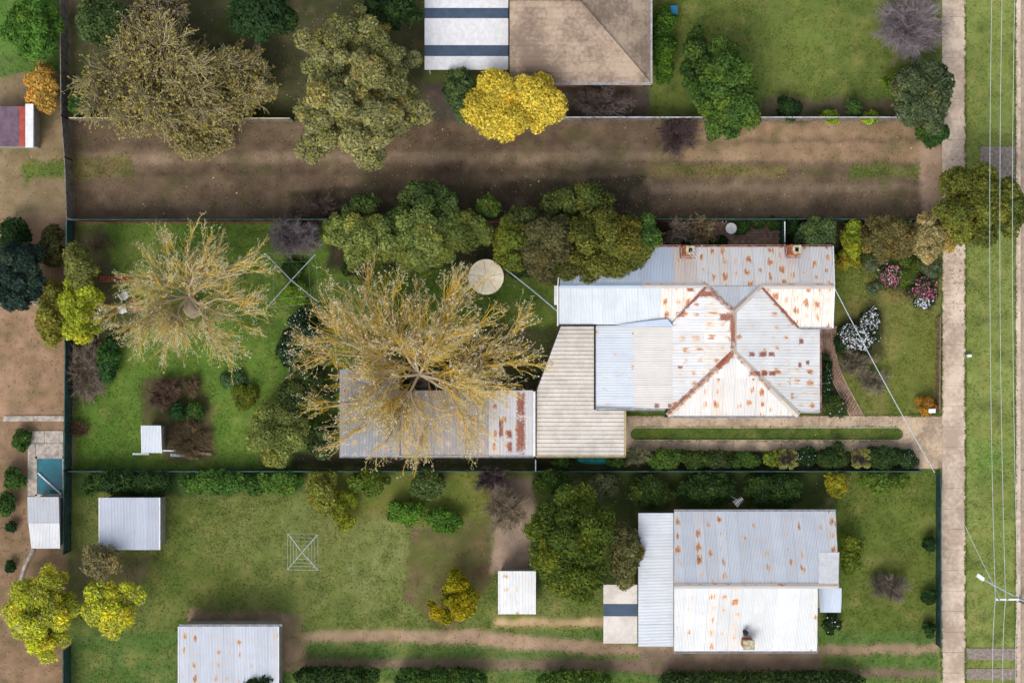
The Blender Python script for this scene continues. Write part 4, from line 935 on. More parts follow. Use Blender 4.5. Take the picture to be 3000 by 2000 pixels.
m = MB(); a_, b_ = P(75, 305, 2.0), P(98, 432, 2.0); m.prism([(a_.x, b_.y), (b_.x, b_.y), (b_.x, a_.y), (a_.x, a_.y)], 1.85, 2.05); m.build('fascia', MAT['white'], l3)
walls(l3, [(-55, 316), (90, 316), (90, 424), (-55, 424)], 1.95, 'wallgrey')

# ---- pool
pool = thing('swimming_pool', 'small teal swimming pool with a pale coping in the left garden', 'swimming pool', P(140, 1400))
m = MB(); a_, b_ = P(108, 1340), P(186, 1450)
m.prism([(a_.x, b_.y), (b_.x, b_.y), (b_.x, a_.y), (a_.x, a_.y)], -0.05, 0.03); m.build('water', MAT['water'], pool)
for q0, q1, nn in (((104, 1335), (104, 1452), 6), ((189, 1335), (189, 1452), 6), ((104, 1337), (189, 1337), 5), ((104, 1452), (189, 1452), 5)):
    p, e = P(*q0), P(*q1)
    for i in range(nn):
        s_, e_ = p.lerp(e, i/nn), p.lerp(e, (i+1)/nn); d = (e_-s_)*0.02
        MB().bar(s_+d+Vector((0, 0, .04)), e_-d+Vector((0, 0, .04)), .28, .08).build('coping_stone', MAT['stone'], pool)
MB().tube([P(112, 1385, .12), P(180, 1448, .12)], .07).build('cover_roller', MAT['white'], pool)
pv = bpy.data.objects.new('patio', None); COL.objects.link(pv); ORG[pv.name] = Vector((0, 0, 0)); pv['kind'] = 'structure'
for x0, y0, x1, y1 in ((10, 1218, 100, 1234), (101, 1218, 195, 1234), (82, 1262, 130, 1298), (131, 1262, 186, 1298), (82, 1299, 104, 1452), (105, 1299, 186, 1333)):
    a_, b_ = P(x0, y0), P(x1-.6, y1-.6); m = MB(); m.prism([(a_.x, b_.y), (b_.x, b_.y), (b_.x, a_.y), (a_.x, a_.y)], -0.05, 0.05); m.build('slab', MAT['stone'], pv)
m = MB(); m.tube([P(98, 1608, .03), P(72, 1660, .03), P(58, 1710, .03), P(56, 1750, .03)], .16, 6); o = m.build('garden_edging', MAT['stone'], None, P(70, 1680)); tag(o, 'curved pale garden edging below the pool shed', 'edging')

# ------------------------------------------------------------ paving
def rectp(m, x0, y0, x1, y1, z0, z1):
    a_, b_ = P(x0, y0), P(x1, y1); m.prism([(a_.x, b_.y), (b_.x, b_.y), (b_.x, a_.y), (a_.x, a_.y)], z0, z1)
fp = bpy.data.objects.new('footpath', None); COL.objects.link(fp); ORG[fp.name] = Vector((0, 0, 0)); fp['kind'] = 'structure'
y = -130; j = 0
while y < 2130:
    m = MB(); rectp(m, 2760+(0 if y < 1400 else -2), y, 2828, y+59.35, -0.05, 0.035+0.002*((j*7) % 3)); m.build('slab', MAT['footpath'], fp); y += 60; j += 1
dv = bpy.data.objects.new('driveway', None); COL.objects.link(dv); ORG[dv.name] = Vector((0, 0, 0)); dv['kind'] = 'structure'
DZ = 0.045
xs = [1880, 1955, 2050, 2148, 2290, 2400, 2520, 2615]
for i in range(len(xs)-1):
    m = MB(); rectp(m, xs[i], 1218, xs[i+1]-.7, 1252, -.05, DZ+.003*(i % 2)); m.build('slab', MAT['concrete'], dv)
    m = MB(); rectp(m, xs[i], 1289, xs[i+1]-.7, 1322, -.05, DZ+.003*((i+1) % 2)); m.build('slab', MAT['concrete'], dv)
def endcap(cx, cy, r, outer, sgn):
    n = 20; pts = []
    for i in range(n+1):
        a = math.pi/2-math.pi*i/n; pts.append((cx+sgn*r*math.cos(a), cy-r*math.sin(a)))
    ou = []
    for x, y in pts:   # push out to the rectangle
        dx, dy = x-cx, y-cy; ts = []
        if abs(dx) > 1e-6: ts.append((outer[2]-cx)/dx if dx*sgn > 0 and sgn > 0 else (outer[0]-cx)/dx if dx*sgn > 0 else 1e9)
        if dy > 1e-6: ts.append((outer[3]-cy)/dy)
        if dy < -1e-6: ts.append((outer[1]-cy)/dy)
        k = min([t_ for t_ in ts if t_ > 0] or [1]); ou.append((cx+dx*k, cy+dy*k))
    # make sure the rectangle's corners are kept
    cs_ = ((outer[2] if sgn > 0 else outer[0]), outer[1]), ((outer[2] if sgn > 0 else outer[0]), outer[3])
    for c0_ in cs_:
        b_ = min(range(n+1), key=lambda q_: (ou[q_][0]-c0_[0])**2+(ou[q_][1]-c0_[1])**2); ou[b_] = c0_
    vs = [P(x, y, 0) for x, y in pts]+[P(x, y, 0) for x, y in ou]
    vt = [(v.x, v.y, DZ) for v in vs]+[(v.x, v.y, -.05) for v in vs]; N_ = 2*(n+1)
    fs = []
    for i in range(n):
        f = (i, i+1, n+1+i+1, n+1+i); fs.append(f); fs.append((i, i+1, i+1+N_, i+N_))
    o = mk('slab', vt, fs, MAT['concrete'], dv)
    bmn = o.data.polygons[0].normal.z
    if bmn < 0: o.data.flip_normals()
endcap(1864.5, 1270.5, 18.5, (1833, 1218, 1879.3, 1322), -1)
m = MB(); rectp(m, 1864.5, 1218, 1879.3, 1252, -.05, DZ); rectp(m, 1864.5, 1289, 1879.3, 1322, -.05, DZ); m.build('slab', MAT['concrete'], dv)
endcap(2628, 1270.5, 18.5, (2628, 1218, 2668, 1322), 1)
m = MB(); rectp(m, 2615, 1218, 2627.6, 1252, -.05, DZ); rectp(m, 2615, 1289, 2627.6, 1322, -.05, DZ); m.build('slab', MAT['concrete'], dv)
m = MB(); rectp(m, 2668.6, 1218, 2759.4, 1372, -.05, DZ); m.build('slab', MAT['concrete'], dv)
# thin kerb round the grass island
m = MB(); loop = [(1864.5+18.5*math.cos(a), 1270.5-18.5*math.sin(a)) for a in np.linspace(math.pi/2, 3*math.pi/2, 14)]+[(2628+18.5*math.cos(a), 1270.5-18.5*math.sin(a)) for a in np.linspace(-math.pi/2, math.pi/2, 14)]
for i in range(len(loop)):
    m.bar(P(*loop[i], 0.03), P(*loop[(i+1) % len(loop)], 0.03), 0.07, 0.08)
m.build('kerb', MAT['edging'], dv)
# crossovers, verge edge and road
rd = MB(); rectp(rd, 2990, -3000, 3900, 5000, -.06, -.012); o = rd.build('road', MAT['asphalt']); tag(o, kind='structure')
kb = MB(); rectp(kb, 2976, -3000, 2989.5, 5000, -.05, .05); o = kb.build('kerb', MAT['footpath']); tag(o, kind='structure')
for x0, y0, x1, y1, mt in ((2829, 1218, 2975, 1372, None), (2872, 430, 2975, 600, 'gravel'), (2829, 1898, 2975, 1932, 'gravel'), (2829, 1958, 2975, 1990, 'gravel')):
    if mt: m = MB(); rectp(m, x0, y0, x1, y1, -.05, .012); o = m.build('crossover', MAT[mt]); tag(o, kind='structure')
# curved brick path, every brick an object
bp = bpy.data.objects.new('brick_path', None); COL.objects.link(bp); ORG[bp.name] = Vector((0, 0, 0)); bp['kind'] = 'structure'
Lf = [(2406, 955), (2408, 1005), (2417, 1055), (2437, 1110), (2463, 1162), (2490, 1217)]; Rf = [(2450, 955), (2448, 1005), (2453, 1055), (2473, 1110), (2500, 1162), (2530, 1217)]
def spl(pts, t):
    n = len(pts)-1; x = t*n; i = min(int(x), n-1); f = x-i
    p0, p1, p2, p3 = pts[max(i-1, 0)], pts[i], pts[i+1], pts[min(i+2, n)]
    return tuple(0.5*((2*b)+(-a+c)*f+(2*a-5*b+4*c-d)*f*f+(-a+3*b-3*c+d)*f**3) for a, b, c, d in zip(p0, p1, p2, p3))
brick_me = MB().box((0, 0, 0), (1, 1, 1)); bme = bpy.data.meshes.new('brick'); bme.from_pydata(brick_me.v, [], brick_me.f); bme.materials.append(MAT['paver'])
def brick(parent, c, lx, ly, rz, z):
    o = bpy.data.objects.new('brick', bme); COL.objects.link(o); o.parent = parent; o.location = (c.x, c.y, z); o.rotation_euler = (rn.uniform(-.02, .02), rn.uniform(-.02, .02), rz); o.scale = (lx, ly, 0.09)
rows, cols_ = 34, 8
for r in range(rows):
    for c in range(cols_):
        t0 = (r+(0.5 if c % 2 else 0))/rows
        if t0 >= 0.985: continue
        l, rt = spl(Lf, t0+0.012), spl(Rf, t0+0.012); l2, r2 = spl(Lf, min(t0+0.04, 1)), spl(Rf, min(t0+0.04, 1))
        f = (c+.5)/cols_; p = P(l[0]+(rt[0]-l[0])*f, l[1]+(rt[1]-l[1])*f); p2 = P(l2[0]+(r2[0]-l2[0])*f, l2[1]+(r2[1]-l2[1])*f)
        d = p2-p; wd = (P(*rt)-P(*l)).length*0.93; brick(bp, p, 0.178, wd/cols_*0.86, math.atan2(d.y, d.x), 0.0+rn.uniform(-.006, .006))
for F_ in (Lf, Rf):
    m = MB(); m.tube([P(*spl(F_, t_), 0.02) for t_ in np.linspace(0, 1, 24)], .035, 5); m.build('edging', MAT['edging'], bp)
cy_ = bpy.data.objects.new('courtyard_paving', None); COL.objects.link(cy_); ORG[cy_.name] = Vector((0, 0, 0)); cy_['kind'] = 'structure'
for r in range(8):
    for c in range(32):
        p = P(1992+c*9.2+(4.6 if r % 2 else 0), 653+r*9.2); brick(cy_, p, .212, .212, 0, 0.0+rn.uniform(-.008, .008))

# ------------------------------------------------------------ fences
def steel_fence(label, pts, mat='teal', h=1.8, seg=2.4, group=None, cat='fence', rail='teal', plinth=None, name='fence', corr=True):
    a, b = P(*pts[0]), P(*pts[-1]); t = thing(name, label, cat, (a+b)/2, group)
    for k in range(len(pts)-1):
        s, e = P(*pts[k]), P(*pts[k+1]); d = e-s; L = d.length; n = max(1, round(L/seg)); dd = d/L; nr = Vector((-dd.y, dd.x, 0))
        for i in range(n):
            q0, q1 = s+dd*(L*i/n+.03), s+dd*(L*(i+1)/n-.03); w_ = (q1-q0).length
            st_ = 0.06 if corr else 0.15; nn = int(w_/st_); vs, fs = [], []
            for j in range(nn+1):
                x = w_*j/nn; y_ = 0.022*(1 if j % 2 else -1) if corr else 0.012*(1 if (j//2) % 2 else -1)
                hh = h-0.04+(0 if corr else rn.uniform(-.02, .02)); p = q0+dd*x+nr*y_; vs += [(p.x, p.y, -.03), (p.x, p.y, hh)]
                if j: fs.append((2*j-2, 2*j, 2*j+1, 2*j-1))
            mk('fence_panel', vs, fs, MAT[mat], t)
            MB().bar(q0+Vector((0, 0, h-.02)), q1+Vector((0, 0, h-.02)), .07, .04).build('top_rail', MAT[rail], t)
            if plinth: MB().bar(q0+Vector((0, 0, .08)), q1+Vector((0, 0, .08)), .16, .16).build('plinth_board', MAT[plinth], t)
        for i in range(n+1):
            p = s+dd*(L*i/n); MB().box((p.x, p.y, (h+.03)/2-.03), (.065, .065, h+.06)).build('post', MAT[mat], t)
    return t
steel_fence('tall teal steel fence along the left boundary of the back lawn', [(218, 650), (214, 1000), (210, 1372), (208, 1612)])
steel_fence('grey boundary fence running up the photo at the far left', [(218, 642), (212, 470), (202, 350), (199, -80)], 'greyfence', rail='greyfence', corr=False)
steel_fence('lower piece of teal fence behind the lime green trees', [(208, 1890), (208, 2100)])
steel_fence('teal fence with red brown base boards behind the top garden trees', [(220, 650), (2286, 648)], plinth='timber_red')
steel_fence('short cross fence between the house and the top boundary', [(2285, 654), (2285, 716)], rail='white')
steel_fence('top boundary fence behind the front garden shrubs', [(2292, 648), (2752, 648)])
steel_fence('pale timber fence on the far side of the dirt lane, left part', [(222, 356), (860, 357)], 'greyfence', h=1.6, rail='gutter_cream', corr=False)
steel_fence('pale timber fence on the far side of the dirt lane, right part', [(1640, 354), (2690, 354)], 'greyfence', h=1.6, rail='gutter', corr=False)
steel_fence('long boundary fence below the driveway hedge', [(214, 1376), (2690, 1376)], 'teal', h=1.2)
steel_fence('teal front fence beside the footpath in the lower right', [(2742, 1384), (2742, 1885)], h=1.2)
steel_fence('low weathered timber front fence beside the lawn', [(2744, 930), (2742, 1205)], 'timber', h=0.9, rail='timber', corr=False)
steel_fence('short pale side fence between the grey shed and the carport', [(1568, 1342), (1568, 1372)], 'galv', h=1.7, rail='galv', corr=False)

# ------------------------------------------------------------ garden objects
def clothes_hoist(px, py, ends, z, label, square=False):
    c = P(px, py, z); t = thing('clothes_line', label, 'clothes line', (c.x, c.y, 0))
    MB().tube([(c.x, c.y, -.05), (c.x, c.y, z+.15)], .035, 8).build('pole', MAT['galv'], t)
    E = [P(*e, z+.1) for e in ends]
    for e in E: MB().bar((c.x, c.y, z), e, .055, .05).build('arm', MAT['galv'], t)
    for k in ((1.0, .7) if not square else (1., .8, .6, .4)):
        m = MB()
        for i in range(4):
            a_, b_ = c.lerp(E[i], k), c.lerp(E[(i+1) % 4], k); m.tube([a_, (a_+b_)/2-Vector((0, 0, .04)), b_], .004 if not square else .008, 3)
        m.build('line', MAT['cable'], t)
clothes_hoist(853, 821, [(776, 742), (924, 745), (934, 886), (780, 903)], 2.0, 'rotary clothes line with four long steel arms in an X over the back lawn')
clothes_hoist(885, 1617, [(843, 1562), (930, 1566), (932, 1670), (842, 1668)], 1.9, 'faint square rotary clothes line on the lower neighbour lawn', True)
tk = thing('water_tank', 'round cream topped water tank half under the green trees', 'water tank', P(1424, 812)*1.0)
c = P(1424, 811, 2.0); m = MB(); m.lathe((c.x, c.y, 0), [(1.22, -.05), (1.22, 1.95)], 40); m.build('tank_wall', MAT['stone'], tk)
m = MB(); m.lathe((c.x, c.y, 0), [(1.27, 1.952), (1.27, 2.01), (0.6, 2.03), (0.05, 2.04)], 40); m.build('lid', MAT['tankc'], tk)
for a in (.2, 1.7, 3.0, 4.4, 5.4):
    MB().bar(Vector((c.x+.1*math.cos(a), c.y+.1*math.sin(a), 2.045)), Vector((c.x+1.15*math.cos(a), c.y+1.15*math.sin(a), 2.02)), .02, .012).build('rib', MAT['timber'], tk)
o = MB().tube([P(1479, 786, 2.2), P(1560, 850, 2.45), P(1636, 914, 2.75)], .055, 7).build('pipe', MAT['galv'], None, P(1560, 850)); tag(o, 'grey overhead pipe sloping from the round tank to the house gutter', 'pipe')
t = thing('plant_pot', 'round pot of yellow green moss on the lawn below the olive trees', 'plant pot', P(1588, 817))
c = P(1588, 817); MB().lathe((c.x, c.y, 0), [(.2, -.02), (.28, .35), (.3, .38), (.24, .38), (.22, .3)], 14).build('pot', MAT['dark'], t); MB().lathe((c.x, c.y, 0), [(.2, .30), (.12, .36), (.02, .38)], 10).build('moss', MAT['yellowplant'], t)
t = thing('garden_table', 'round white garden table on the brown courtyard paving', 'table', P(2142, 669)); c = P(2142, 669, .72)
m = MB(); m.lathe((c.x, c.y, 0), [(.05, .70), (.40, .70), (.41, .73), (.40, .745), (.04, .745)], 28, False); m.build('tabletop', MAT['white'], t)
MB().lathe((c.x, c.y, 0), [(.035, .03), (.035, .74)], 8).build('pedestal', MAT['white'], t); MB().lathe((c.x, c.y, 0), [(.24, .02), (.2, .06), (.04, .1)], 12).build('foot', MAT['white'], t)
for x, y, lb in ((2231, 652, 'terracotta pot on the courtyard by the top fence'), (2270, 674, 'pale stone pot in the courtyard corner by the cross fence'), (2121, 650, 'small pale pot above the round white table')):
    c = P(x, y); t = thing('plant_pot', lb, 'plant pot', c); MB().lathe((c.x, c.y, 0), [(.11, -.02), (.17, .26), (.19, .3), (.14, .3), (.13, .22)], 12).build('pot', MAT['terracotta' if 'terra' in lb else 'stone'], t); MB().lathe((c.x, c.y, 0), [(.14, .2), (.02, .24)], 8).build('potting_soil', MAT['dark'], t)
# old red slatted bench, chairs and posts under the first blossom tree
t = thing('garden_bench', 'red slatted timber bench under the left blossom tree', 'bench', P(337, 817)); 
for i in range(11):
    x = 296+i*8; a_, b_ = P(x, 810, .5), P(x, 826, .5); MB().box(((a_.x+b_.x)/2, (a_.y+b_.y)/2, .5), (.15, .42, .04)).build('slat', MAT['timber_red'], t)
for x in (298, 372):
    p = P(x, 818, .25); MB().box((p.x, p.y, .23), (.08, .36, .5)).build('leg', MAT['timber_red'], t)
t = thing('wooden_crate', 'small red brown timber crate left of the red bench', 'crate', P(276, 803)); c = P(276, 803)
for i in range(4): MB().box((c.x-.24+.16*i, c.y, .42), (.13, .5, .03)).build('slat', MAT['timber_red'], t)
for dx, dy, lx, ly in ((0, .24, .6, .03), (0, -.24, .6, .03), (.3, 0, .03, .5), (-.3, 0, .03, .5)): MB().box((c.x+dx, c.y+dy, .2), (lx, ly, .42)).build('side_board', MAT['timber_red'], t)
def chair(px, py, rz, label):
    c = P(px, py, .4); t = thing('garden_chair', label, 'chair', (c.x, c.y, 0)); Rm = Matrix.Rotation(rz, 3, 'Z')
    w2 = lambda x, y, z: Vector((c.x, c.y, 0))+Rm @ Vector((x, y, z))
    MB().box(w2(0, 0, .42), (.46, .46, .04), rz).build('seat', MAT['white'], t); MB().box(w2(0, .25, .66), (.46, .04, .46), rz, (-.2, 0)).build('backrest', MAT['white'], t)
    for x, y in ((-.2, -.2), (.2, -.2), (-.2, .2), (.2, .2)): MB().tube([w2(x, y, -.01), w2(x, y, .42)], .02, 5).build('leg', MAT['white'], t)
    for x in (-.23, .23): MB().bar(w2(x, -.2, .62), w2(x, .24, .62), .04).build('armrest', MAT['white'], t)
chair(361, 908, .3, 'white plastic chair under the left blossom tree, lower of the two'); chair(366, 866, 2.2, 'white plastic chair under the left blossom tree, nearer the red bench')
o = MB().lathe((0, 0, 0), [(.55, -.02), (.42, .22), (.2, .36), (.03, .4)], 14).build('bark_heap', MAT['terracotta'], None); o.location = P(400, 892); tag(o, 'orange brown heap of bark under the left blossom tree', 'bark heap')
# letterbox
c = P(2729, 1203, 1.0); t = thing('letterbox', 'white letterbox beside the orange leaved square hedge', 'letterbox', (c.x, c.y, 0))
MB().box((c.x, c.y, 1.05), (.5, .3, .26)).build('box', MAT['white'], t); MB().box((c.x, c.y, .46), (.1, .1, .94)).build('post', MAT['white'], t); MB().box((c.x+.252, c.y, 1.1), (.006, .2, .03)).build('slot', MAT['dark'], t)
# bin
c = P(1973, 30, 1); t = thing('wheelie_bin', 'bin with a blue lid beside the tan roofed house', 'bin', (c.x, c.y, 0))
MB().box((c.x-.02, c.y, .48), (.5, .55, .94)).build('body', MAT['gutter_dark'], t); MB().box((c.x, c.y, .99), (.58, .62, .07)).build('lid', MAT['blue'], t); MB().tube([(c.x-.25, c.y+.3, .1), (c.x+.25, c.y+.3, .1)], .1, 8).build('wheels', MAT['dark'], t)
# teal tarp
m = MB(); c = P(1745, 1346, .5); m.lathe((0, 0, 0), [(1.0, 0), (.85, .45), (.4, .62), (.02, .66)], 14); o = m.build('tarpaulin', MAT['tarp'], None); o.location = (c.x, c.y, 0); o.scale = (1.5, .42, 1); tag(o, 'teal tarpaulin over a heap below the cream carport', 'tarpaulin')
o = MB().box((0, 0, .16), (.3, .2, .42)).build('marker_post', MAT['white'], None); o.location = P(2836, 1042); tag(o, 'small white marker post on the verge beside the footpath', 'marker post')

# power lines, service cable and street light
def cable(label, a, b, sag, r, name='power_line', group=None):
    a, b = P(*a), P(*b); n = 14; m = MB()
    m.tube([a.lerp(b, i/n)-Vector((0, 0, sag*4*(i/n)*(1-i/n))) for i in range(n+1)], r, 5)
    o = m.build(name, MAT['cable'], None, (a+b)/2); tag(o, label, 'power line', group)
cable('white service cable running diagonally from the house gable over the driveway', (2443, 840, 4.2), (2738, 1384, 5.6), .35, .028, 'service_cable')
cable('thin service cable running across the verge to the street light pole', (2820, 1525, 5.5), (2930, 1750, 7.4), .1, .02, 'service_cable')
for x, lb in ((2908, 'leftmost overhead power line running along the grass verge'), (2938, 'middle overhead power line running along the grass verge'), (2975, 'rightmost overhead power line running along the grass verge')):
    cable(lb, (x, -120, 7.6), (x+8, 1752, 7.7), .8, .016); cable(lb+', stretch below the pole', (x+8, 1752, 7.7), (x+4, 2120, 7.7), .4, .016)
t = thing('street_light', 'power pole with a white crossarm and a street light arm over the verge', 'street light', P(2985, 1755, 0)); c = P(2985, 1755, 0)
top = Vector((c.x+0.0, c.y, 8.0)); MB().tube([(c.x, c.y, -.05), tuple(top)], [.17, .11], 10).build('pole', MAT['greyfence'], t)
a_, b_ = P(2918, 1755, 7.7), P(2992, 1755, 7.7); MB().bar(a_, b_, .12, .1).build('crossarm', MAT['white'], t)
e_ = P(2882, 1697, 7.6); MB().tube([Vector((c.x, c.y, 7.2)), Vector((c.x, c.y, 7.2)).lerp(e_, .5)+Vector((0, 0, .15)), e_], .05, 6).build('lamp_arm', MAT['galv'], t)
e2 = P(2862, 1683, 7.6); MB().bar(e_, e2, .26, .12).build('lamp_head', MAT['white'], t)
for x in (2925, 2950, 2988): p = P(x, 1755, 7.7); MB().lathe((p.x, p.y, 7.74), [(.05, 0), (.07, .06), (.03, .12)], 8).build('insulator', MAT['stone'], t)
#PLANTS
# ------------------------------------------------------------ the two blossoming bare trees
SH = [(222, 180, 50), (214, 172, 58), (200, 182, 100)]; TIP = [(204, 202, 150), (188, 190, 138), (214, 208, 160)]
big_bare('blossom_tree', 'smaller bare branched tree with yellow shoots in the back lawn', 'tree', (556, 868), 2.4,
         [(545, 770, 5), (495, 755, 5.2), (610, 790, 4.8), (670, 780, 4.8), (710, 800, 5), (450, 800, 4.6), (400, 820, 4.6), (440, 930, 4.6), (400, 960, 4.4), (480, 1010, 4.4), (560, 1010, 4.6), (640, 1000, 4.6), (690, 930, 4.8), (600, 750, 5.2), (380, 890, 4.6), (700, 870, 4.8), (520, 940, 5.2), (600, 950, 5.2), (480, 860, 5.4)],
         (565, 905), 6.4, (1.9, 1.3, .7, .25), (8, 7, 3, 2), .066, 14000, SH+[(176, 164, 120)], TIP, 41)
big_bare('blossom_tree', 'largest bare tree with golden shoots and cream blossom over the grey shed', 'tree', (1228, 1095), 2.8,
         [(1228, 960, 6), (1150, 900, 5.8), (1070, 880, 5.4), (1300, 890, 5.8), (1360, 870, 5.4), (1400, 950, 6), (1490, 985, 5.4), (1490, 1060, 5.4), (1450, 1120, 5.4), (1030, 950, 5.8), (950, 930, 5.2), (930, 1030, 5.4), (960, 1100, 5.2), (970, 1190, 4.8), (1060, 1245, 4.8),
          (1165, 1255, 4.8), (1260, 1250, 4.8), (1365, 1225, 4.8), (1450, 1170, 5), (1130, 1010, 5.8), (1320, 1010, 5.8), (1120, 1120, 5.8), (1330, 1110, 6), (1230, 1040, 6.2), (1000, 1000, 5.8)],
         (1228, 1118), 7.4, (2.2, 1.75, .85, .28), (10, 7, 3, 2), .075, 32000, SH, TIP+[(204, 164, 70)], 42)
